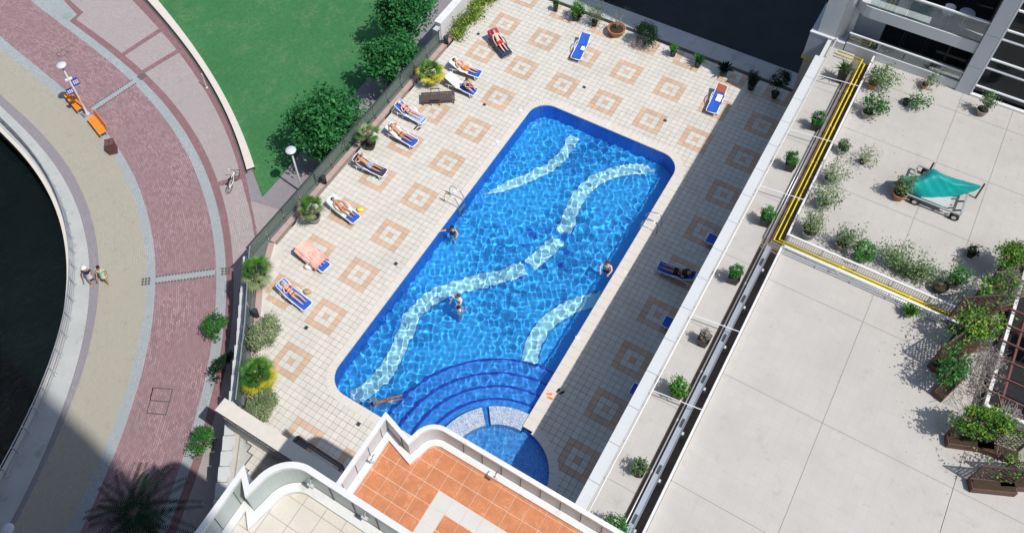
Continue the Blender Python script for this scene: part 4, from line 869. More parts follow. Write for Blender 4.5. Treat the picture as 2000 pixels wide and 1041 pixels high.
potted('tall square black pot with spiky plant at the far end of the walkway', 1641, 160, ZT, ('square', .24, .85, 'black_pot'), ('spiky', .75, 90, ['leaf_olive', 'leaf_dark'][0:1], .03), group=WG)
for lab, px, py in (('ball topiary in a black pot, farthest of the walkway topiaries', 1590, 252), ('ball topiary in a black pot, second of the walkway from the building', 1540, 331), ('ball topiary in a black pot beside the corner of the yellow pipes', 1492, 438), ('ball topiary in a black pot level with the shaded sunbather', 1431, 550)):
    potted(lab, px, py, ZT, BP, ('ball', .33, .36, 1100, 'leaf_shrub', .07), group=WG, rz=.2)
potted('dried-out greyish plant in a black pot on the walkway', 1372, 671, ZT, BP, ('ball', .24, .26, 500, 'leaf_dry', .06), group=WG)
potted('bushy bright green plant in a black pot on the walkway', 1321, 773, ZT, BP, ('ball', .38, .36, 900, 'leaf_bright', .10), group=WG)
potted('sparse yellowish plant in a low black pot on the walkway', 1246, 922, ZT, ('square', .24, .35, 'black_pot'), ('ball', .32, .32, 380, 'leaf_olive', .10), group=WG)
t = potted('dark green white-flowered bush at the lower end of the walkway', 1200, 1044, ZT, BP, ('ball', .44, .42, 1300, ['leaf_shrub'], .08), group=WG)
P = clump_pts(70, (0, 0, .9), .42, .42, .4, 20, .3, .9); leafpart(leaf_quads(P, .06), 'flowers', 'flower_white', t)
potted('slim black pot at the upper frame edge of the deck', 1085, 22, 0, ('round', .17, .65, 'black_pot'), ('spiky', .45, 40, 'leaf_shrub', .03), group=DG)
potted('bright green bush in a black pot at the far deck edge', 1126, 39, 0, ('round', .28, .4, 'black_pot'), ('ball', .45, .55, 1600, 'leaf_bright', .09), group=DG)
potted('wispy grey-leaved shrub in a black pot beside the terracotta bowl', 1161, 51, 0, ('round', .19, .4, 'black_pot'), ('loose', .75, .85, 800, 'leaf_olive', .09, (0, .1)), group=DG)
t = potted('large terracotta bowl with a nearly bare little tree', 1203, 67, 0, ('round', .52, .5, 'terracotta'), ('loose', .7, 1.0, 120, 'leaf_olive', .09, (.1, .1)), group=DG)
potted('small leafy plant in a black pot right of the topiary ball', 1314, 110, 0, ('round', .18, .45, 'black_pot'), ('ball', .26, .32, 420, 'leaf_bright', .10), group=DG)
potted('upright sword-leaved plant in a black pot on the shade line', 1362, 131, 0, ('round', .19, .45, 'black_pot'), ('spiky', .7, 60, 'leaf_shrub', .035), group=DG)
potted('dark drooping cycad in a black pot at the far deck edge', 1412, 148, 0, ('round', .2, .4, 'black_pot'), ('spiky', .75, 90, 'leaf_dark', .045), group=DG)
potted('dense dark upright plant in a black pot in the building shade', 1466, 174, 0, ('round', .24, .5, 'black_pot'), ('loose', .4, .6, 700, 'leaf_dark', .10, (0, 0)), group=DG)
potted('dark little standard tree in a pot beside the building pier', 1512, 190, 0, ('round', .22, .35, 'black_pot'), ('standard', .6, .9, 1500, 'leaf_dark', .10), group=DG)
TC, GP_, SP = ('round', .24, .36, 'terracotta'), ('round', .26, .36, 'grey_pot'), ('round', .25, .36, 'stone_pot')
for lab, px, py, pot, plant in (
    ('spreading leafy shrub in a terracotta pot near the glass balustrade', 1702, 172, TC, ('loose', .85, .5, 900, 'leaf_olive', .12, (.35, .25))),
    ('leafy shrub in a stone pot just below the spreading shrub', 1690, 228, SP, ('loose', .75, .6, 800, 'leaf_shrub', .12, (.25, .2))),
    ('pink-flowered plant in a small terracotta pot by the white upstand', 1803, 172, ('round', .16, .26, 'terracotta'), ('loose', .5, .5, 260, ['leaf_olive'], .10, (.3, .1))),
    ('lopsided plant in a small black pot in the open upper terrace', 1768, 204, ('round', .17, .28, 'black_pot'), ('loose', .6, .35, 380, 'leaf_shrub', .11, (.6, -.05))),
    ('glossy plant in a stone pot beside the dark glazing', 1914, 224, SP, ('loose', .45, .6, 420, 'leaf_olive', .11, (.1, .1))),
    ('small round plant in a grey pot near the yellow pipes', 1643, 298, GP_, ('ball', .30, .26, 500, 'leaf_olive', .08)),
    ('low straggly plant right of the small grey pot', 1684, 318, ('round', .15, .2, 'black_pot'), ('loose', .6, .4, 300, 'leaf_grey', .10, (.2, .1))),
    ('straggly grey-green shrub beside the upstand, upper of two', 1617, 357, GP_, ('loose', .75, .7, 650, 'leaf_grey', .10, (.2, .15))),
    ('straggly shrub beside the upstand, lower of two', 1602, 404, GP_, ('loose', .75, .6, 750, 'leaf_olive', .11, (.15, .1))),
    ('grey-leaved bush in a teal-grey pot at the corner of the pipes', 1577, 461, ('round', .34, .45, 'grey_pot'), ('loose', .65, .7, 950, 'leaf_grey', .10, (0, .1))),
    ('two-tone shrub along the picket fence next to the corner pot', 1640, 484, SP, ('loose', .7, .7, 650, 'leaf_olive', .11, (.15, .1))),
    ('dense green shrub along the picket fence left of the big grey bush', 1683, 508, SP, ('ball', .48, .5, 900, 'leaf_shrub', .10)),
    ('leafy plant in deep shade of the trellis vines', 1858, 556, SP, ('loose', .6, .6, 520, 'leaf_shrub', .11, (.1, .1))),
    ('round black pot near the end of the picket fence', 1832, 566, ('round', .3, .36, 'black_pot'), ('spiky', .2, 10, 'leaf_dry', .02)),
    ('small dark plant alone in the trellis shade', 1894, 500, ('round', .17, .26, 'black_pot'), ('ball', .26, .26, 300, 'leaf_dark', .09)),
    ('tawny shrub in a terracotta pot under the turquoise tarp end', 1753, 387, ('round', .3, .4, 'terracotta'), ('loose', .5, .7, 900, 'leaf_olive', .10, (0, .05))),
    ('small spiky plant on the lower side of the picket fence', 1773, 616, ('round', .17, .22, 'grey_pot'), ('spiky', .5, 110, 'leaf_bright', .03))):
    t = potted(lab, px, py, ZT, pot, plant, group=TG)
    if 'pink' in lab: P = clump_pts(26, (.3, .1, .7), .4, .4, .4, 10, .3, .9); leafpart(leaf_quads(P, .08), 'flowers', 'flower_pink', t)
c = U(1772, 540, ZT); t = thing('bush', 'big straggly grey-green bush, widest along the picket fence', 'bush', c, 0, TG); mb = MB(); tips = []
for i in range(26):
    a = random.uniform(0, 6.28); e = (random.uniform(-1.35, 1.35), random.uniform(-.2, .75), random.uniform(.5, 1.25)); tips.append(e); mb.tube([(e[0]*.4, 0, 0), (e[0]*.75, e[1]*.5, e[2]*.5), e], [.02, .012, .005], 5)
part(mb, 'branches', 'pale_bark', t); T_ = np.array(tips); kk = RNG.integers(0, 26, 3000); P = T_[kk]*RNG.uniform(.35, 1.05, (3000, 1))+RNG.normal(size=(3000, 3))*.14; P[:, 2] = np.maximum(P[:, 2], .04); leafpart(leaf_quads(P, .095), 'foliage', ['leaf_grey', 'leaf_olive', 'leaf_shrub'], t, RNG.integers(0, 3, 3000))

# ================================================================== FURNITURE
def lounger(label, F, H=None, rz=None, back=28, sling='sling_blue', frame='frame_white', zH=.5):
    f = Vector(U(*F, .33)); d = (Vector((math.cos(rz), math.sin(rz), 0)) if H is None else Vector((f.x-U(*H, zH)[0], f.y-U(*H, zH)[1], 0)).normalized()); a = math.atan2(d.y, d.x)
    t = thing('sun_lounger', label, 'sun lounger', (f.x-d.x*.95, f.y-d.y*.95, 0), a, 'sun loungers on the pool deck'); b_ = R(back); cb, sb = math.cos(b_), math.sin(b_); hx = -.22
    for s in (-1, 1):
        y = s*.30; mb = MB(); mb.tube([(.95, y*.86, .30), (.90, y, .33), (.45, y, .34), (.1, y, .36), (hx, y, .35), (-.6, y, .30), (-.92, y, .27)], .026, 7); part(mb, 'side_rail', frame, t, True)
        mb = MB(); mb.tube([(.28, y*1.1, .37), (.12, y*1.16, .50), (-.12, y*1.18, .56), (-.34, y*1.15, .50), (-.46, y*1.06, .34)], .024, 7); part(mb, 'armrest', frame, t, True)
        for x in (.72, -.68): mb = MB(); mb.tube([(x, y, .33), (x+(.06 if x > 0 else -.05), y*1.03, .0)], [.028, .022], 7); part(mb, 'leg', frame, t, True)
        mb = MB(); p0, p1 = (hx, s*.29, .37), (hx-.78*cb, s*.29, .37+.78*sb); mb.tube([p0, p1], .022, 7); part(mb, 'back_rail', frame, t, True)
    mb = MB(); mb.tube([(.95, -.26, .30), (.965, 0, .30), (.95, .26, .30)], .026, 7); part(mb, 'foot_rail', frame, t, True)
    mb = MB(); e = (hx-.78*cb, .37+.78*sb); mb.tube([(e[0], -.29, e[1]), (e[0]-.02*cb, 0, e[1]+.02), (e[0], .29, e[1])], .022, 7); part(mb, 'back_rail', frame, t, True)
    mb = MB(); xs = np.linspace(hx+.01, .92, 14); top = [[(x, y, .352-.02*math.cos(y/.29*1.57)) for y in np.linspace(-.285, .285, 7)] for x in xs]; mb.grid(top); mb.grid([[(x, y, z-.012) for x, y, z in r_][::-1] for r_ in top]); part(mb, 'seat_sling', sling, t, True)
    mb = MB(); top = [[(hx-s_*cb-.02*sb*math.cos(y/.29*1.57)*-1, y, .37+s_*sb-.018*math.cos(y/.29*1.57)) for y in np.linspace(-.28, .28, 7)] for s_ in np.linspace(0.01, .77, 10)]; mb.grid(top); mb.grid([[(x, y, z-.012) for x, y, z in r_][::-1] for r_ in top]); part(mb, 'back_sling', sling, t, True); return t
def towel_on(t, label, x0, x1, wd, mat, back=28, zoff=.02, y0=0.0, drop=.12, fold=.01, nx_=16, ny_=11):
    """towel lying on a lounger, following seat and backrest, its sides hanging a little"""
    b_ = R(back); rows = []; hx = -.22
    for x in np.linspace(x0, x1, nx_):
        if x < hx: s_ = (hx-x)/math.cos(b_); c = (x, .37+s_*math.sin(b_))
        else: c = (x, .352)
        row = []
        for k, y in enumerate(np.linspace(-wd/2, wd/2, ny_)):
            edge = max(0, abs(y+y0)-.27); row.append((c[0]+.008*math.sin(9*y+x*7), y+y0, c[1]+zoff+fold*math.sin(11*x+4*y)+fold*1.2*math.sin(31*y+2.5*math.sin(3*x))*(fold > .011)-edge*1.5*min(1, drop*8)))
        rows.append(row)
    mb = MB(); mb.grid(rows); mb.grid([[(x, y, z-.008) for x, y, z in r_][::-1] for r_ in rows]); o = mesh_obj(mb, 'towel', mat, True); o.location = t.location; o.rotation_euler = t.rotation_euler; return tag(o, label, 'towel')
LG = {}
LG[1] = lounger('dark-framed lounger under the man in red shorts', (992, 107), (957, 60), back=30, sling='sling_navy', frame='frame_dark')
LG[2] = lounger('empty blue lounger with white frame in the middle of the far deck', (1124, 115), (1144, 71), back=22)
LG[3] = lounger('white-towelled lounger under the man in orange shorts', (938, 146), (886, 124), back=32)
LG[4] = lounger('white-towelled lounger with a man sitting upright on it', (929, 181), (880, 155), back=32)
LG[6] = lounger('blue lounger under the woman with a white hat and dark bikini', (829, 236), (781, 209), back=34)
LG[7] = lounger('blue lounger under the man in black trunks', (812, 281), (757, 247), back=26)
LG[8] = lounger('navy lounger under the man with hands behind his head', (752, 339), (696, 311), back=26, sling='sling_navy')
LG[9] = lounger('blue lounger with a mint towel under the woman in red bikini', (697, 430), (650, 392), back=20)
LG[10] = lounger('blue lounger almost hidden by a pink wrap', (638, 524), (582, 480), back=20)
LG[11] = lounger('blue lounger under the woman in black bikini at the lower left', (602, 599), (551, 557), back=28)
LG[12] = lounger('empty blue lounger with rust towel near the building pier', (1389, 219), (1410, 172), back=22)
LG[13] = lounger('blue lounger half hidden by the parapet, nearest the pool ladder', (1381, 463), rz=math.pi)
LG[14] = lounger('white-framed blue lounger under the sunbather in the shade', (1285, 518), (1347, 540), back=32)
LG[15] = lounger('half hidden blue lounger with a pink towel in the shade', (1296, 625), rz=math.pi)
LG[16] = lounger('half hidden blue lounger in the shade, closest to the orange sandals', (1233, 757), rz=math.pi)
towel_on(LG[1], 'crimson towel over the head end of the dark-framed lounger', -.95, -.55, .66, 'towel_crimson', 30)
towel_on(LG[3], 'white towel under the man in orange shorts', -.90, .25, .6, 'towel_white', 32); towel_on(LG[4], 'white towel behind the sitting man', -.92, -.02, .6, 'towel_white', 32)
towel_on(LG[6], 'pale blue towel under the woman with a white hat', -.2, .9, .56, 'towel_paleblue', 34); towel_on(LG[7], 'white towel under the man in black trunks', -.9, .1, .52, 'towel_white', 26)
towel_on(LG[9], 'mint towel under the woman in red bikini', -.95, .38, .66, 'towel_mint', 20); towel_on(LG[12], 'rust towel over the head end of an empty lounger', -.95, -.5, .6, 'towel_rust', 22); towel_on(LG[12], 'crumpled white towel in the middle of the rust-towelled lounger', -.35, .12, .3, 'towel_white', 22, .05, .08)
towel_on(LG[15], 'pink towel on the half hidden lounger in the shade', -.2, .1, .62, 'cloth_pink', 28); towel_on(LG[2], 'small folded white towel on the empty blue lounger of the far deck', -.12, .22, .26, 'towel_white', 22, .04, .16); towel_on(LG[11], 'small pale blue towel under the head of the black bikini sunbather', -.86, -.55, .4, 'towel_paleblue', 28)
towel_on(LG[10], 'pink wrap draped over the sunbather down to the deck', -.85, .70, .95, 'towel_pink', 20, .27, .06, .12, .022, 40, 33)
# wooden lounger
f = Vector(U(889, 186, .35)); h_ = Vector(U(821, 190, .35)); d = (f-h_).normalized(); t = thing('wooden_lounger', 'empty dark brown slatted wooden lounger beside a potted palm', 'sun lounger', ((f.x+h_.x)/2, (f.y+h_.y)/2, 0), math.atan2(d.y, d.x))
for i in range(19): x = -.93+i*.1; mb = MB(); mb.box(x, x+.085, -.31, .31, .33, .355); part(mb, 'slat', 'wood_grey', t)
for s in (-1, 1):
    mb = MB(); mb.box(-.95, .97, s*.33-.025, s*.33+.025, .25, .33); part(mb, 'side_rail', 'wood_grey', t); mb = MB(); mb.box(-.42, .12, s*.40-.03, s*.40+.03, .52, .55); part(mb, 'armrest', 'wood_grey', t)
    for x in (-.38, .08): mb = MB(); mb.box(x-.02, x+.02, s*.39-.02, s*.39+.02, .0, .52); part(mb, 'leg', 'wood_grey', t)
    for x in (-.85, .88): mb = MB(); mb.box(x-.03, x+.03, s*.31-.03, s*.31+.03, 0, .25); part(mb, 'leg', 'wood_grey', t)
# sandals, bags and other small things on the deck
def sandals(label, px, py, mt, rz=0.4, z=.012):
    c = U(px, py, z); t = thing('flip_flops', label, 'sandals', c, rz, 'sandals left on the deck')
    for k, (dx, dy, a) in enumerate(((0, .09, .15), (.06, -.09, -.2))):
        mb = MB(); T = Matrix.Translation((dx, dy, 0)) @ Matrix.Rotation(a, 4, 'Z'); pl = [(-.13, -.035), (-.05, -.036), (.06, -.05), (.125, -.03), (.13, .02), (.06, .05), (-.05, .036), (-.13, .035)]; mb.prism([tuple((T @ Vector((x, y, 0)))[:2]) for x, y in pl], 0, .025); s_ = part(mb, 'sole', mt, t)
        mb = MB(); mb.tube([tuple(T @ Vector(p)) for p in ((-.02, -.04, .025), (.05, 0, .06), (-.02, .04, .025))], .008, 5); part(mb, 'strap', mt, s_)
sandals('orange flip-flops on the pool coping', 1073, 773, 'cloth_orange', .3, .03); sandals('black flip-flops beside the orange pair', 1093, 765, 'cloth_black', 1.2); sandals('dark flip-flops between two occupied loungers', 814, 252, 'cloth_black', 1.4); sandals('turquoise flip-flops beside the plaid shorts sunbather', 731, 350, 'towel_mint', .8)
def bag(label, px, py, mt, s=.16):
    c = U(px, py, 0); t = thing('beach_bag', label, 'bag', c, .5); mb = MB(); mb.grid([[(s*1.2*q*math.cos(a), s*q*math.sin(a)*.75, z) for a in np.linspace(0, 5.7, 12)] for q, z in ((.9, 0), (1.05, s*.6), (.9, s*1.3), (.55, s*1.5), (.1, s*1.52))], close=True); part(mb, 'body', mt, t, True); mb = MB(); mb.tube([(-s*.6, 0, s*1.4), (-s*.3, 0, s*2.0), (s*.3, 0, s*2.0), (s*.6, 0, s*1.4)], .012, 6); part(mb, 'handle', mt, t)
bag('straw and black bag beside the black bikini sunbather', 601, 572, 'straw', .17); bag('pale bag on the deck beside the pink wrap lounger', 604, 524, 'towel_white', .19); bag('small yellow bag beside the red bikini sunbather', 704, 412, 'towel_yellow', .15)
def bin_can(label, px, py, tilt=.0):
    c = U(px, py, 0); t = thing('uplighter', label, 'light', c, 0, 'black uplighters along the railing'); mb = MB(); mb.tube([(0, 0, .02), (-.02, .0, .55)], [.13, .15], 14); part(mb, 'body', 'black_pot', t, True); mb = MB(); mb.tube([(-.02, 0, .555), (-.02, 0, .58)], .11, 14); part(mb, 'lens', 'dark_steel', t)
bin_can('black cylinder light on the deck end of the white garden wall', 872, 86); bin_can('black cylinder light behind the stubby-trunked palm', 634, 358); bin_can('black cylinder light just above the upper clipped shrub', 502, 618)
# pool ladders
def ladder(label, px, py, side):
    c = U(px, py, 0); t = thing('pool_ladder', label, 'ladder', (PX0 if side < 0 else PX1, c[1], 0), 0 if side < 0 else math.pi, 'pool ladders')
    for s in (-1, 1): mb = MB(); mb.tube([(-.75, s*.27, 0), (-.75, s*.27, .55), (-.66, s*.27, .78), (-.45, s*.27, .86), (-.1, s*.27, .72), (.10, s*.27, .35), (.14, s*.27, -.1), (.14, s*.27, -1.3)], .022, 8); part(mb, 'rail', 'steel', t, True)
    for z in (-.3, -.6, -.9): mb = MB(); mb.box(.10, .2, -.26, .26, z-.015, z+.015); part(mb, 'rung', 'steel', t)
ladder('steel pool ladder on the sunny left rim', 897, 398, -1); ladder('steel pool ladder on the shaded right rim', 1262, 437, 1)
# quay railing
qr = thing('quay_railing', 'curved grey metal railing along the dark dock water', 'railing', (*pol(rb(0, 50), 50), ZP))
tt = np.arange(-6, 100, 2.6)
for hh, rr_ in ((.98, .03), (.72, .018), (.46, .018), (.2, .018)): mb = MB(); mb.tube([(*pol(rb(0, t_)+.30, t_), ZP+hh) for t_ in np.arange(-6, 100, 1.3)], rr_, 6); wpart(mb, 'rail', 'pipe_grey', qr, True)
for t_ in tt: mb = MB(); mb.tube([(*pol(rb(0, t_)+.30, t_), ZP), (*pol(rb(0, t_)+.30, t_), ZP+.98)], .03, 6); mb.box(*[v for q in zip(np.array(pol(rb(0, t_)+.30, t_))-.09, np.array(pol(rb(0, t_)+.30, t_))+.09) for v in q], ZP+.02, ZP+.05); wpart(mb, 'post', 'pipe_grey', qr)
# street lamps
def lamp(label, base, h, signs=False):
    t = thing('street_lamp', label, 'lamp', base, R(64) if signs else 0, 'lamps on the promenade'); mb = MB(); mb.lathe([(.16, 0), (.16, .05), (.07, .12), (.055, 1.0), (.05, h-.05)], 12); part(mb, 'pole', 'panel_pale', t, True); mb = MB(); mb.lathe([(.04, h-.1), (.25, h+.0), (.31, h+.05), (.28, h+.10), (.15, h+.15), (.01, h+.16)], 24); part(mb, 'lamp_head', 'lamp_white', t, True); mb = MB(); mb.lathe([(.05, h-.3), (.12, h-.12), (.06, h-.08)], 12); part(mb, 'collar', 'panel_grey', t)
    if signs:
        mb = MB(); mb.box(-.2, .2, -.08, .08, 3.1, 3.2); part(mb, 'bracket', 'white_metal', t)
        for x0, z0, z1 in ((.07, 2.5, 3.05), (-.46, 2.0, 2.5)):
            mb = MB(); mb.box(x0, x0+.39, -.03, .03, z0, z1); s_ = part(mb, 'sign', 'sign_blue', t)
            for k in range(3): mb = MB(); mb.box(x0+.06+k*.11, x0+.14+k*.11, -.034, -.0305, z0+.12, z1-.1); part(mb, 'sign_mark', 'white_paint', s_)
lamp('street lamp carrying two blue signs beside the orange benches', U(170.7, 223, ZP), 4.3, True)
lamp('street lamp between the largest tree and the glass railing', U(592.5, 378, ZP), 3.9)
c = U(15, 1036, 0); lamp('street lamp with its head in the lower left corner shade', (c[0], c[1], ZP), 3.5)
c = U(404, 172, ZP); t = thing('marker_post', 'thin pale post standing against the lawn kerb', 'post', c); mb = MB(); mb.lathe([(.07, 0), (.07, .04), (.025, .06), (.025, 1.25), (.035, 1.26), (.03, 1.3)], 10); part(mb, 'pole', 'white_metal', t); mb = MB(); mb.box(-.03, .03, -.02, .02, .9, 1.15); part(mb, 'plate', 'panel_grey', t)
# benches and litter bin
def bench(label, px, py, d0, d1):
    a, b_ = Vector(U(*d0, ZP+.45)), Vector(U(*d1, ZP+.45)); d = b_-a; L_ = max(d.length, 1.25); c = U(px, py, ZP+.45); t = thing('park_bench', label, 'bench', (c[0], c[1], ZP), math.atan2(d.y, d.x), 'benches on the promenade')
    for k in range(3): mb = MB(); mb.box(-L_/2, L_/2, -.24+k*.16, -.24+k*.16+.145, .42, .46); part(mb, 'seat_slat', 'wood_orange', t)
    for k in range(3): mb = MB(); mb.box(-L_/2, L_/2, -.012, .018, k*.135, k*.135+.12, 0, Matrix.Translation((0, .28, .5)) @ Matrix.Rotation(R(-14), 4, 'X')); part(mb, 'back_slat', 'wood_orange', t)
    for x in (-L_/2+.12, L_/2-.12):
        mb = MB(); mb.box(x-.03, x+.03, -.24, .24, .36, .418); mb.box(x-.03, x+.03, -.22, -.16, 0, .36); mb.box(x-.03, x+.03, .16, .22, 0, .36); part(mb, 'leg', 'stone_grey', t); mb = MB(); mb.beam((x, .25, .36), (x, .40, .9), .04, .04); part(mb, 'back_support', 'stone_grey', t)
bench('orange bench half hidden under the blue lamp signs', 143, 197, (127, 180), (154, 212)); bench('orange bench in full sun between lamp and litter bin', 188.5, 244, (175, 226), (200, 258))
c = U(222, 296, ZP); t = thing('litter_bin', 'brown slatted litter bin beside the sunny orange bench', 'bin', c, -.75); mb = MB(); mb.box(-.2, .2, -.2, .2, .03, .82); part(mb, 'liner', 'dark_steel', t)
for s in range(4):
    T = Matrix.Rotation(s*math.pi/2, 4, 'Z')
    for k in range(5): mb = MB(); mb.box(-.245+k*.1, -.245+k*.1+.09, -.25, -.215, 0, .86, 0, T); part(mb, 'slat', 'wood_red', t)
mb = MB(); mb.box(-.26, .26, -.26, .26, .862, .91); l_ = part(mb, 'lid', 'wood_red', t); mb = MB(); mb.box(-.1, .1, -.06, .06, .911, .918); part(mb, 'ashtray', 'steel', l_)
# bicycle
A_, B_ = Vector(U(446, 372, ZP+.3)), Vector(U(466, 338, ZP+.3)); d = B_-A_; t = thing('bicycle', 'white bicycle with green grips parked by the lawn kerb', 'bicycle', ((A_.x+B_.x)/2, (A_.y+B_.y)/2, ZP), math.atan2(d.y, d.x)); 
for x in (-.48, .48):
    mb = MB(); mb.tube([(x+.31*math.cos(a), 0, .33+.31*math.sin(a)) for a in np.linspace(0, 2*math.pi, 25)], .02, 6, cap=False); w_ = part(mb, 'wheel', 'rubber', t, True); mb = MB()
    for k in range(8): mb.tube([(x, 0, .33), (x+.3*math.cos(k*.785), 0, .33+.3*math.sin(k*.785))], .004, 4)
    part(mb, 'spokes', 'steel', w_)
mb = MB(); fp = dict(bb=(-.05, 0, .3), seat=(-.2, 0, .75), head=(.34, 0, .78), rear=(-.48, 0, .33), front=(.48, 0, .33))
for a, b_ in (('bb', 'seat'), ('seat', 'head'), ('bb', 'head'), ('bb', 'rear'), ('rear', 'seat'), ('head', 'front')): mb.tube([fp[a], fp[b_]], .022, 7)
part(mb, 'frame', 'frame_white', t); mb = MB(); mb.tube([(.30, -.28, .98), (.36, -.1, .93), (.36, .1, .93), (.30, .28, .98)], .016, 6); mb.tube([(.36, 0, .93), fp['head']], .016, 6); h_ = part(mb, 'handlebar', 'frame_dark', t)
for s in (-1, 1): mb = MB(); mb.tube([(.31, s*.2, .965), (.28, s*.32, 1.0)], .026, 7); part(mb, 'grip', 'cloth_green', h_)
mb = MB(); mb.prism([(-.36, -.06), (-.3, -.085), (-.05, -.02), (-.05, .02), (-.3, .085), (-.36, .06)], .8, .86); part(mb, 'saddle', 'rubber', t)
# covered trailer on the upper terrace
A_, B_, C_ = Vector(U(1795, 388, 5.95)), Vector(U(1876, 420, 5.95)), Vector(U(1908, 366, 5.95)); ux = (B_-A_).normalized(); L_ = (B_-A_).length; uy = Vector((-ux.y, ux.x, 0)); W_ = (C_-B_).dot(uy)
t = thing('covered_trailer', 'steel trailer under a turquoise tarpaulin on the upper terrace', 'trailer', (A_.x, A_.y, ZT), math.atan2(ux.y, ux.x)); zr = .45
for y in (0, W_): mb = MB(); mb.box(-.5, L_, y-.04, y+.04, zr-.05, zr); part(mb, 'frame_beam', 'grey_pot', t)
for x in (-.5, L_*.55, L_): mb = MB(); mb.box(x-.04, x+.04, 0.04, W_-.04, zr-.06, zr-.002); part(mb, 'frame_beam', 'grey_pot', t)
mb = MB(); mb.box(.05, L_*.7, .08, W_*.6, zr-.04, zr+.02); part(mb, 'deck_plate', 'stone_grey', t)
for x in (L_*.75, L_*.9):
    for y in np.linspace(.1, W_-.1, 4): mb = MB(); mb.tube([(x-.1, y, zr+.02), (x+.12, y+.05, zr+.12)], .04, 6); part(mb, 'roller', 'steel' if x < L_*.8 else 'rubber', t)
for x, y in ((L_*.9, .0), (L_*.9, W_), (-.1, W_), (-.1, 0)): mb = MB(); mb.tube([(x, y-.07, .2), (x, y+.07, .2)], .2, 16); w_ = part(mb, 'wheel', 'rubber', t, True); mb = MB(); mb.tube([(x, y-.075, .2), (x, y+.075, .2)], .1, 12); part(mb, 'hub', 'steel', w_)
def lp(px, py, z): q = Vector(U(px, py, z))-Vector((A_.x, A_.y, ZT)); return Vector((q.dot(ux), q.dot(uy), q.z))
rowsK = [[lp(1757, 344, 6.15), lp(1795, 343, 6.25), lp(1822, 330, 6.6), lp(1850, 344, 6.35), lp(1914, 362, 6.35)], [lp(1760, 352, 6.5), lp(1800, 351, 6.62), lp(1830, 342, 6.9), lp(1862, 356, 6.65), lp(1916, 365, 6.45)], [lp(1764, 362, 6.4), lp(1802, 368, 6.4), lp(1835, 366, 6.45), lp(1868, 368, 6.4), lp(1914, 367, 6.4)], [lp(1770, 374, 5.95), lp(1802, 386, 5.95), lp(1840, 386, 5.95), lp(1876, 381, 6.05), lp(1912, 370, 6.3)]]
def cr(P, t_):
    n = len(P)-1; i = min(int(t_*n), n-1); u = t_*n-i; a, b_, c, d_ = P[max(i-1, 0)], P[i], P[i+1], P[min(i+2, n)]; return .5*((2*b_)+(c-a)*u+(2*a-5*b_+4*c-d_)*u*u+(3*b_-a-3*c+d_)*u**3)
rows = []
for i in range(17):
    v = i/16; row = []
    for j in range(41):
        s_ = j/40; p = cr([cr(r_, s_) for r_ in rowsK], v); p = p+Vector((0, 0, .035*math.sin(s_*19+v*6)*math.sin(v*3.14)+.03*math.sin(s_*43-v*9)*v)); row.append(tuple(p))
    rows.append(row)
mb = MB(); mb.grid(rows); mb.grid([[(x, y, z-.012) for x, y, z in r_][::-1] for r_ in rows]); part(mb, 'tarpaulin', 'tarp', t, True)
for q in ((1822, 322, 6.6), (1921, 363, 6.4)): p = lp(*q); mb = MB(); mb.tube([(p.x, p.y, 0.0), (p.x, p.y, p.z+.12)], .04, 8); part(mb, 'post', 'dark_steel', t)
# trellis planters with climbers
def trellis(label, x, y, rz, L_=1.3, H_=1.7, vine=700, seed=0, mats=('leaf_vine', 'leaf_shrub'), lean=0.0):
    t = thing('trellis_planter', label, 'planter', (x, y, ZT), rz, 'trellis planters at the terrace edge'); mb = MB(); mb.box(-L_/2, L_/2, -.2, .2, 0, .34); bxo = part(mb, 'box', 'wood_brown', t); mb = MB(); mb.box(-L_/2+.04, L_/2-.04, -.16, .16, .341, .36); part(mb, 'soil', 'soil', bxo)
    for s in (-1, 1): mb = MB(); mb.box(s*(L_/2-.03)-.03, s*(L_/2-.03)+.03, .2, .25, 0, H_); part(mb, 'post', 'lattice_brown', t)
    mb = MB(); mb.box(-L_/2, L_/2, .2, .25, H_, H_+.05); part(mb, 'top_rail', 'lattice_brown', t)
    # every lath of the lattice
    n = int((L_+H_)/.19)
    for dr in (-1, 1):
        mb = MB()
        for k in range(n):
            xa, za = -L_/2+k*.19-(H_-.35), .35; xb, zb = xa+(H_-.35), H_
            if xa < -L_/2: za += (-L_/2-xa); xa = -L_/2
            if xb > L_/2: zb -= (xb-L_/2); xb = L_/2
            if zb-za < .05: continue
            mb.beam((dr*xa, .222+.008*dr, za), (dr*xb, .222+.008*dr, zb), .012, .05)
        l_ = part(mb, 'lattice', 'lattice_brown', t); l_['kind'] = 'stuff'
    P = np.concatenate([clump_pts(vine, (0, .25, H_*.92), L_*.62, .62, .6, 18, .36, .5), clump_pts(vine//7, (0, .22, H_*.6), L_*.5, .3, .6, 12, .4, .4)]); P[:, 2] = np.maximum(P[:, 2], .1); mi = RNG.choice(2, len(P), p=(.65, .35)); leafpart(leaf_quads(P, .12), 'vine', list(mats), t, mi)
trellis('trellis planter with yellow-green vine at the end of the picket fence', 27.75, -11.9, R(38), 1.5, 1.7, 1900)
trellis('trellis planter under the upper right corner vine', 28.35, -7.9, R(60), 1.5, 1.8, 2200); trellis('trellis planter in the shade beside the plant-lined fence end', 28.0, -9.9, R(42), 1.6, 1.7, 700, mats=('leaf_shrub', 'leaf_vine'))
trellis('trellis planter with dark green climber in the middle of the row', 27.55, -13.9, R(70), 1.4, 1.5, 900, mats=('leaf_shrub', 'leaf_shrub')); trellis('trellis planter with the largest yellow-green vine and a terracotta trough', 28.75, -15.8, R(22), 1.6, 1.7, 2600); trellis('trellis planter at the right frame edge, lowest of the row', 30.6, -16.4, R(28), 1.6, 1.6, 350, mats=('leaf_shrub', 'leaf_vine'))
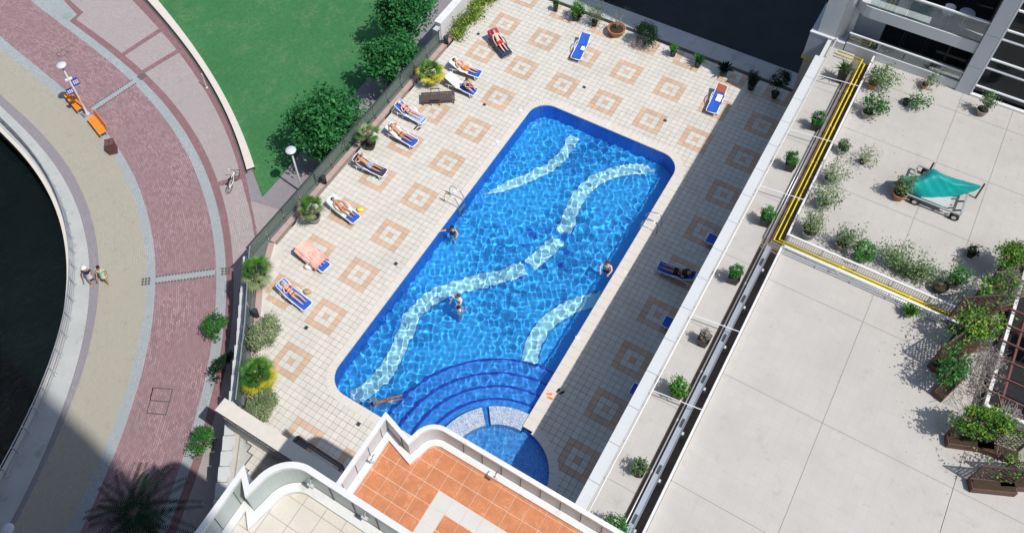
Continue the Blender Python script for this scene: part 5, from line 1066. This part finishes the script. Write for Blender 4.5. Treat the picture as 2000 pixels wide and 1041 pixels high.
trellis('bare trellis planter in the shade at the end of the pipes', 27.6, -10.75, R(35), 1.7, 1.8, 90); trellis('bare trellis planter between the two lowest planters', 29.8, -17.0, R(25), 1.5, 1.4, 60)
trellis('bare trellis planter with lattice facing the open lower terrace', 27.2, -12.9, R(62), 1.4, 1.6, 140, mats=('leaf_shrub', 'leaf_vine')); trellis('bare trellis planter behind the largest yellow-green vine', 29.6, -15.6, R(8), 1.4, 1.7, 160)
for lab, x, y, n, ry in (('mass of bare grey twigs between the trellis planters', 28.3, -13.4, 2200, 1.3), ('tangle of bare grey twigs below the upper corner vine', 28.35, -9.1, 1300, .9), ('grey twigs trailing behind the largest vine', 29.5, -15.0, 900, .7)):
    t = thing('twig_tangle', lab, 'climber', (x, y, ZT)); mb = MB()
    for k in range(110): a = random.uniform(0, 6.28); p0 = (random.uniform(-.4, .4), random.uniform(-ry, ry), random.uniform(.3, 1.4)); mb.tube([p0, (p0[0]+random.uniform(-.4, .4), p0[1]+random.uniform(-.5, .5), p0[2]+random.uniform(.1, .5))], .009, 4)
    part(mb, 'twigs', 'pale_bark', t); P = clump_pts(n, (0, 0, 1.35), .55, ry, .45, 16, .4, .4); leafpart(leaf_quads(P, .10, ratio=.22), 'dry_leaves', 'twig_grey', t)
# pergola over the sunken court at the right edge
pg = thing('pergola', 'dark red-brown pergola beams over the sunken court at the right edge', 'pergola', (30, -11, 5.05))
for x in (29.25, 30.9, 32.5): mb = MB(); mb.box(x-.035, x+.035, -14.0, -6.0, 6.05, 6.17); wpart(mb, 'long_beam', 'wood_red', pg)
for y in np.arange(-13.7, -6, .78): mb = MB(); mb.box(28.6, 34, y-.025, y+.025, 6.172, 6.27); wpart(mb, 'cross_beam', 'wood_red', pg)
for x, y in ((29.25, -13.9), (29.25, -10), (30.9, -13.9)): mb = MB(); mb.box(x-.06, x+.06, y-.06, y+.06, 5.06, 6.05); wpart(mb, 'post', 'wood_red', pg)
cw_ = thing('court_parapet', 'white-capped parapet edging the sunken court', 'wall', (28.9, -11, 5.05)); mb = MB(); mb.box(28.79, 28.87, -14.1, -6.2, 5.06, 5.95); mb.box(28.87, 36, -14.22, -14.12, 5.06, 5.95); wpart(mb, 'wall', 'render_beige', cw_); mb = MB(); mb.box(28.77, 28.89, -14.24, -6.2, 5.952, 6.0); mb.box(28.89, 36, -14.24, -14.10, 5.952, 6.0); wpart(mb, 'cap', 'white_paint', cw_)
mb = MB(); mb.box(28.91, 40, -14.0, 1.6, 5.055, 5.09); part(mb, 'court_floor', 'dark_room', rt); tb = thing('court_table', 'pale patterned table under the pergola', 'table', (30.1, -10.6, 5.1)); mb = MB(); mb.box(-.45, .45, -.6, .6, .68, .72); part(mb, 'table_top', 'cloth_lilac', tb)  # near-black floor colour stands in for the deep shade of the court
for x in (-.38, .38):
    for y in (-.5, .5): mb = MB(); mb.box(x-.03, x+.03, y-.03, y+.03, 0, .68); part(mb, 'leg', 'steel', tb)

# ================================================================== PEOPLE
EDG = [('pelvis', 'spine'), ('spine', 'chest'), ('chest', 'neckb'), ('neckb', 'neck'), ('neck', 'head'), ('head', 'crown')]
for s in 'LR': EDG += [('neckb', 'sh'+s), ('sh'+s, 'el'+s), ('el'+s, 'wr'+s), ('wr'+s, 'pa'+s), ('pelvis', 'hp'+s), ('hp'+s, 'th'+s), ('th'+s, 'kn'+s), ('kn'+s, 'ca'+s), ('ca'+s, 'an'+s), ('an'+s, 'to'+s)]
RAD = dict(pelvis=.125, spine=.108, chest=.128, neckb=.085, neck=.05, head=.088, crown=.062, sh=.058, el=.040, wr=.027, pa=.030, hp=.092, th=.078, kn=.054, ca=.052, an=.034, to=.026)
def rad(k): return RAD.get(k, RAD.get(k[:2]))
JOBS = []
def skin_src(J, edges, radf):
    ks = sorted({k for e in edges for k in e}, key=lambda k: (k != 'pelvis', k)); ix = {k: i for i, k in enumerate(ks)}
    me = bpy.data.meshes.new('src'); me.from_pydata([tuple(J[k]) for k in ks], [(ix[a], ix[b_]) for a, b_ in edges], []); o = bpy.data.objects.new('src', me); COL.objects.link(o)
    o.modifiers.new('s', 'SKIN'); sv = me.skin_vertices[0].data
    for k, i in ix.items(): r_ = radf(k); sv[i].radius = (r_, r_); sv[i].use_root = (i == 0)
    m_ = o.modifiers.new('d', 'SUBSURF'); m_.levels = 2; m_.render_levels = 2; return o
def finish(J):
    """fill in calf and thigh joints and palms"""
    for s in 'LR':
        hp, kn, an, el, wr = J['hp'+s], J['kn'+s], J['an'+s], J['el'+s], J['wr'+s]; J['th'+s] = hp.lerp(kn, .45); J['ca'+s] = kn.lerp(an, .35)
        J.setdefault('pa'+s, wr+(wr-el).normalized()*.07)
    return J
def person(label, loc, rz, J, face, skin, hair, clothes, hat=None, scale=1.0, wet=False, group=None):
    t = thing('person', label, 'person', loc, rz, group); t.scale = (scale,)*3; finish(J)
    src = skin_src(J, EDG, rad); JOBS.append((t, 'body', src, skin, J, face, wet))
    # hair or hat follow the head
    hd, cr_ = J['head'], J['crown']; up = (cr_-hd).normalized(); f_ = (face-up*face.dot(up)).normalized(); sd = up.cross(f_); T = Matrix(((f_.x, sd.x, up.x, hd.x), (f_.y, sd.y, up.y, hd.y), (f_.z, sd.z, up.z, hd.z), (0, 0, 0, 1)))
    mb = MB(); rows = []
    for i in range(7):
        th = R(8+95*i/6); rows.append([tuple(T @ Vector((-.022+.106*math.sin(th)*math.cos(a)*(1 if math.cos(a) < .3 else .80), .100*math.sin(th)*math.sin(a), .035+.112*math.cos(th)))) for a in [2*math.pi*k/14 for k in range(14)]])
    mb.grid(rows, close=True); o = part(mb, 'hair', hair, t, True)
    if hat:
        mb = MB(); rows = [[tuple(T @ Vector((q*math.cos(a), q*math.sin(a), z))) for a in [2*math.pi*k/18 for k in range(18)]] for q, z in ((.02, .165), (.09, .155), (.115, .10), (.12, .07), (.17, .06), (.168, .05), (.11, .055))]; mb.grid(rows, close=True); part(mb, 'hat', hat, t, True)
    for kind, mt in clothes:
        if kind == 'shorts': G = dict(pelvis=J['pelvis'], spine=J['pelvis'].lerp(J['spine'], .55)); E_ = [('pelvis', 'spine')]; 
        elif kind == 'briefs': G = dict(pelvis=J['pelvis'], spine=J['pelvis'].lerp(J['spine'], .25)); E_ = [('pelvis', 'spine')]
        elif kind == 'top': G = dict(pelvis=J['spine'].lerp(J['chest'], .62), chest=J['spine'].lerp(J['chest'], 1.12)); E_ = [('pelvis', 'chest')]
        elif kind == 'shirt': G = dict(pelvis=J['pelvis'], spine=J['spine'], chest=J['chest'], neckb=J['chest'].lerp(J['neckb'], .7)); E_ = [('pelvis', 'spine'), ('spine', 'chest'), ('chest', 'neckb')]
        elif kind == 'dress': G = dict(pelvis=J['pelvis'], spine=J['spine'], chest=J['chest'], kn=(J['knL']+J['knR'])/2+(J['pelvis']-(J['knL']+J['knR'])/2)*.25); E_ = [('pelvis', 'spine'), ('spine', 'chest'), ('pelvis', 'kn')]
        for s in 'LR':
            if kind in ('shorts', 'briefs'):
                G['hp'+s] = J['hp'+s]; E_.append(('pelvis', 'hp'+s))
                if kind == 'shorts': G['th'+s] = J['hp'+s].lerp(J['kn'+s], .62); E_.append(('hp'+s, 'th'+s))
                else: G['hq'+s] = J['hp'+s].lerp(J['kn'+s], .1); E_.append(('hp'+s, 'hq'+s))
            if kind == 'shirt': G['sh'+s] = J['sh'+s]; G['em'+s] = J['sh'+s].lerp(J['el'+s], .6); E_ += [('neckb', 'sh'+s), ('sh'+s, 'em'+s)]
        def rf(k, kind=kind):
            b_ = dict(pelvis=.152, spine=.134, chest=.150, neckb=.098, kn=.25).get(k, dict(hp=.116, th=.104, hq=.108, sh=.076, em=.062, kn=.25).get(k[:2], .1))
            return .152 if kind == 'top' else b_
        JOBS.append((t, {'top': 'bikini_top', 'briefs': 'swim_briefs'}.get(kind, kind), skin_src(G, E_, rf), mt, None, None, wet))
    return t
def lie(back=28, arms='side', prone=False, bend=0.0, spread=.10):
    b_ = R(back); u = Vector((-math.cos(b_), 0, math.sin(b_))); n_ = Vector((math.sin(b_), 0, math.cos(b_))); y = Vector((0, 1, 0)); hip = Vector((-.12, 0, .475)); J = dict(pelvis=hip)
    J['spine'] = hip+u*.17+n_*.01; J['chest'] = hip+u*.34+n_*.01; J['neckb'] = hip+u*.48; J['neck'] = hip+u*.55; J['head'] = hip+u*.665+n_*.02; J['crown'] = hip+u*.745+n_*.015
    for s, g in (('L', 1), ('R', -1)):
        sh = J['neckb']+y*.17*g-u*.01; J['sh'+s] = sh; J['hp'+s] = hip+y*.085*g+Vector((.06, 0, -.005)); J['kn'+s] = Vector((.32, g*(spread+.01), .47+bend)); J['an'+s] = Vector((.73, g*spread, .42)); J['to'+s] = Vector((.80, g*(spread+.03), .53 if not prone else .40))
        if arms == 'behind': J['el'+s] = sh+u*.14+y*.2*g+n_*.02; J['wr'+s] = J['head']+y*.07*g-n_*.05+u*.02; J['pa'+s] = J['head']+y*.02*g-n_*.07
        elif arms == 'belly': J['el'+s] = sh-u*.23+y*.10*g; J['wr'+s] = hip+u*.18+y*.05*g+n_*.14
        elif arms == 'fold': J['el'+s] = sh+u*.05+y*.16*g; J['wr'+s] = J['head']+y*.08*g+u*.05-n_*.05
        else: J['el'+s] = sh-u*.25+y*.09*g; J['wr'+s] = hip+y*.25*g+Vector((.10, 0, .0))
    return J, (-n_ if prone else n_)
def stand(h0=0.0, stride=.16, lean=.03, arm=.18, raise_=None):
    V = Vector; J = dict(pelvis=V((0, 0, .92)), spine=V((lean*.4, 0, 1.08)), chest=V((lean, 0, 1.25)), neckb=V((lean, 0, 1.40)), neck=V((lean, 0, 1.47)), head=V((lean+.02, 0, 1.58)), crown=V((lean+.01, 0, 1.66)))
    for s, g in (('L', 1), ('R', -1)):
        J['sh'+s] = V((lean, .17*g, 1.38)); J['el'+s] = V((lean-arm*.5*g, .22*g, 1.12)); J['wr'+s] = V((lean-arm*g+.08, .21*g, .90)); J['hp'+s] = V((0, .09*g, .88)); J['kn'+s] = V((stride*.55*g+.04, .09*g, .48)); J['an'+s] = V((stride*g-.03, .09*g, .07)); J['to'+s] = V((stride*g+.12, .10*g, .03))
    return {k: v+V((0, 0, h0)) for k, v in J.items()}
FWD = Vector((1, 0, 0))
def on(n, label, skin, hair, clothes, back=28, arms='side', prone=False, hat=None, bend=0, sc_=1.0):
    J, f_ = lie(back, arms, prone, bend); L_ = LG[n]; person(label, L_.location, L_.rotation_euler.z, J, f_, skin, hair, clothes, hat, sc_, group='sunbathers')
on(1, 'man in red shorts lying on his back at the far left of the deck', 'skin_pale', 'hair_fair', [('shorts', 'cloth_red')], 30)
on(3, 'man in orange shorts lying on a white towel', 'skin_light', 'hair_brown', [('shorts', 'cloth_orange')], 32, 'belly')
on(6, 'woman in dark bikini and white hat lying on pale blue towel', 'skin_light', 'hair_brown', [('briefs', 'cloth_black'), ('top', 'cloth_black')], 34, 'belly', hat='hat_white', sc_=.96)
on(7, 'sunbather in black trunks and white hat lying stretched out', 'skin_tan', 'hair_dark', [('briefs', 'cloth_black')], 26, 'fold', hat='hat_white')
on(8, 'man in plaid shorts lying with hands behind his head', 'skin_tan', 'hair_dark', [('shorts', 'cloth_plaid')], 26, 'behind')
on(9, 'woman in red bikini lying on mint towel', 'skin_tan', 'hair_brown', [('briefs', 'cloth_red'), ('top', 'cloth_red')], 20, 'side', sc_=.97)
on(10, 'sunbather covered by a pink wrap, only the head showing', 'skin_pale', 'hat_white', [('shirt', 'towel_pink')], 20, 'belly', sc_=.95)
on(11, 'woman in black bikini lying beside a straw bag', 'skin_light', 'hair_fair', [('briefs', 'cloth_black'), ('top', 'cloth_black')], 28, 'belly', sc_=.97, bend=.05)
on(14, 'sunbather in dark clothes lying in the shade of the wing', 'skin_tan', 'hair_dark', [('shorts', 'cloth_black'), ('shirt', 'cloth_black')], 32, 'belly')
# sitting man
J = stand(); V = Vector; hip = V((.22, 0, .50)); J = dict(pelvis=hip, spine=hip+V((.02, 0, .17)), chest=hip+V((.08, 0, .33)), neckb=hip+V((.13, 0, .46)), neck=hip+V((.15, 0, .52)), head=hip+V((.20, 0, .62)), crown=hip+V((.21, 0, .70)))
for s, g in (('L', 1), ('R', -1)): J['sh'+s] = hip+V((.12, .17*g, .44)); J['el'+s] = hip+V((.20, .22*g, .20)); J['wr'+s] = hip+V((.40, .12*g, .22)); J['hp'+s] = hip+V((.05, .09*g, -.01)); J['kn'+s] = hip+V((.42, .16*g, .12)); J['an'+s] = hip+V((.62, .12*g, -.10)); J['to'+s] = hip+V((.74, .13*g, -.09))
person('bare-backed man sitting upright on a lounger', LG[4].location, LG[4].rotation_euler.z, J, V((1, 0, -.4)).normalized(), 'skin_light', 'hair_brown', [('shorts', 'sling_navy')], group='sunbathers')
# two people walking on the promenade
c = U(211, 552, ZP); person('walker with dark hair in a pale green dress on the promenade', (c[0], c[1], ZP), R(-62), stand(), FWD, 'skin_tan', 'hair_dark', [('shirt', 'cloth_green'), ('dress', 'cloth_green')], group='walkers on the promenade')
c = U(184, 553, ZP); person('walker in white cap and lilac clothes on the promenade', (c[0], c[1], ZP), R(-55), stand(stride=-.16), FWD, 'skin_tan', 'hair_dark', [('shirt', 'cloth_navy'), ('dress', 'cloth_lilac')], hat='hat_white', group='walkers on the promenade')
# bathers: they stand on the pool floor
def bather(label, px, py, rz, skin, hair, clothes, zh=.25, sc_=1.0, reach=None):
    c = U(px, py, zh); J = stand(stride=.05); z = zh-1.58*sc_
    for s, g in (('L', 1), ('R', -1)): J['el'+s] = Vector((.18, .27*g, 1.30)); J['wr'+s] = Vector((.38, .20*g, 1.27))
    if reach: J['el'+reach] = Vector((.05, .40*(1 if reach == 'L' else -1), 1.38)); J['wr'+reach] = Vector((.08, .62*(1 if reach == 'L' else -1), 1.34))
    person(label, (c[0], c[1], max(z, ZF)), rz, J, FWD, skin, hair, clothes, None, sc_, True, 'bathers in the pool')
bather('dark-haired bather holding the left rim below the ladder', 883, 444, R(-60), 'skin_light', 'hair_dark', [('shirt', 'cloth_navy')], .20, 1.05, 'R')
bather('bather standing near the shaded right side of the pool', 1187, 512, R(-80), 'skin_pale', 'hair_brown', [('shorts', 'cloth_navy')], .28, 1.1)
bather('bather in white on the aqua ribbon, upper of two close together', 896, 577, R(-100), 'skin_pale', 'hair_brown', [('shirt', 'cloth_white')], .15, 1.0)
bather('small bather in white, lower of two close together', 895, 601, R(80), 'skin_pale', 'hair_dark', [('shirt', 'cloth_white')], .05, .95)
# swimmer: stretched flat below the surface
Js, f_ = lie(0, 'side', True, 0.0, .08); Js = {k: Vector((v.x, v.y, (v.z-.47)*.5)) for k, v in Js.items()}
for s, g in (('L', 1), ('R', -1)): Js['el'+s] = Vector((-.72, .30*g, .0)); Js['wr'+s] = Vector((-.92, .16*g, -.02)); Js.pop('pa'+s, None)
c = U(757, 778, -.3); a_, b2 = Vector(U(744, 780, -.3)), Vector(U(776, 773, -.3)); d = b2-a_; person('swimmer gliding under water near the terrace corner', (c[0], c[1], -.62), math.atan2(d.y, d.x), Js, Vector((0, 0, -1)), 'skin_tan', 'hair_dark', [('briefs', 'cloth_red')], None, .86, True, 'bathers in the pool')
# grow all bodies and clothes in one go
bpy.context.view_layer.update(); dg = bpy.context.evaluated_depsgraph_get()
for t, nm, src, mt, J, face, wet in JOBS:
    me = bpy.data.meshes.new_from_object(src.evaluated_get(dg)); mb = MB(); mb.add([tuple(v.co) for v in me.vertices], [tuple(p.vertices) for p in me.polygons]); mats = [mt]
    if J is not None:
        mats = [mt, 'hair_dark', 'flower_pink']; hd, up = J['head'], (J['crown']-J['head']).normalized(); f_ = (face-up*face.dot(up)).normalized(); sd = up.cross(f_)
        P = lambda x, y, z: tuple(hd+f_*x+sd*y+up*z)
        mb.add([P(.076, -.012, -.035), P(.076, .012, -.035), P(.108, 0, -.03), P(.08, 0, .012)], [(0, 1, 2), (1, 3, 2), (3, 0, 2)])
        for g in (-1, 1): mb.ball(P(.076, .032*g, .008), .012, .012, .009, 6, 1); mb.ball(P(-.005, .088*g, -.01), .02, .012, .03, 6, 0)
        mb.ball(P(.072, 0, -.058), .012, .024, .007, 6, 2)
        for s, g in (('L', 1), ('R', -1)):
            pa, wr = J['pa'+s], J['wr'+s]; d = (pa-wr).normalized(); sdv = d.cross(Vector((0, 0, 1))); sdv = sdv.normalized() if sdv.length > .01 else Vector((0, 1, 0)); dn_ = d.cross(sdv)
            if dn_.z > 0: dn_ = -dn_
            for k, l_ in enumerate((.062, .075, .08, .073)): q = pa+sdv*(-.026+.0175*k)+d*.005; mb.tube([tuple(q), tuple(q+d*l_*.55+dn_*.004), tuple(q+d*l_+dn_*.02)], [.009, .0085, .006], 6)
            q = wr+d*.02+sdv*g*.026; mb.tube([tuple(q), tuple(q+d*.03+sdv*g*.03), tuple(q+d*.062+sdv*g*.034+dn_*.008)], [.011, .010, .007], 6)
    o = part(mb, nm, mats, t, True)
    if wet: o.cycles.is_caustics_receiver = True
    bpy.data.objects.remove(src); bpy.data.meshes.remove(me)

# fallen leaves blown about the right terraces and the deck edge
pts = []
for _ in range(900):
    if random.random() < .75: x, y = random.uniform(20.3, 28.5), random.uniform(-10.5, 1.4); z = ZT; k_ = min(1, abs(x-20.3)/3)*min(1, abs(y+10.5)/2.2)
    else: x, y = random.uniform(24.5, 28.6), random.uniform(-18, -11.6); z = ZT; k_ = min(1, (28.6-x)/2.5)
    if random.random() > k_**.8*.85: pts.append((x, y, z+.012))
P = np.array(pts); V4 = leaf_quads(P, .06); V4[:, :, 2] = P[:, 2:3]+RNG.uniform(0, .01, (len(P), 4)); o = fast_quads(V4, 'fallen_leaves', ['leaf_dry', 'leaf_olive', 'bark'], RNG.integers(0, 3, len(P))); tag(o, 'fallen leaves scattered under the terrace plants', 'leaves', kind='stuff')
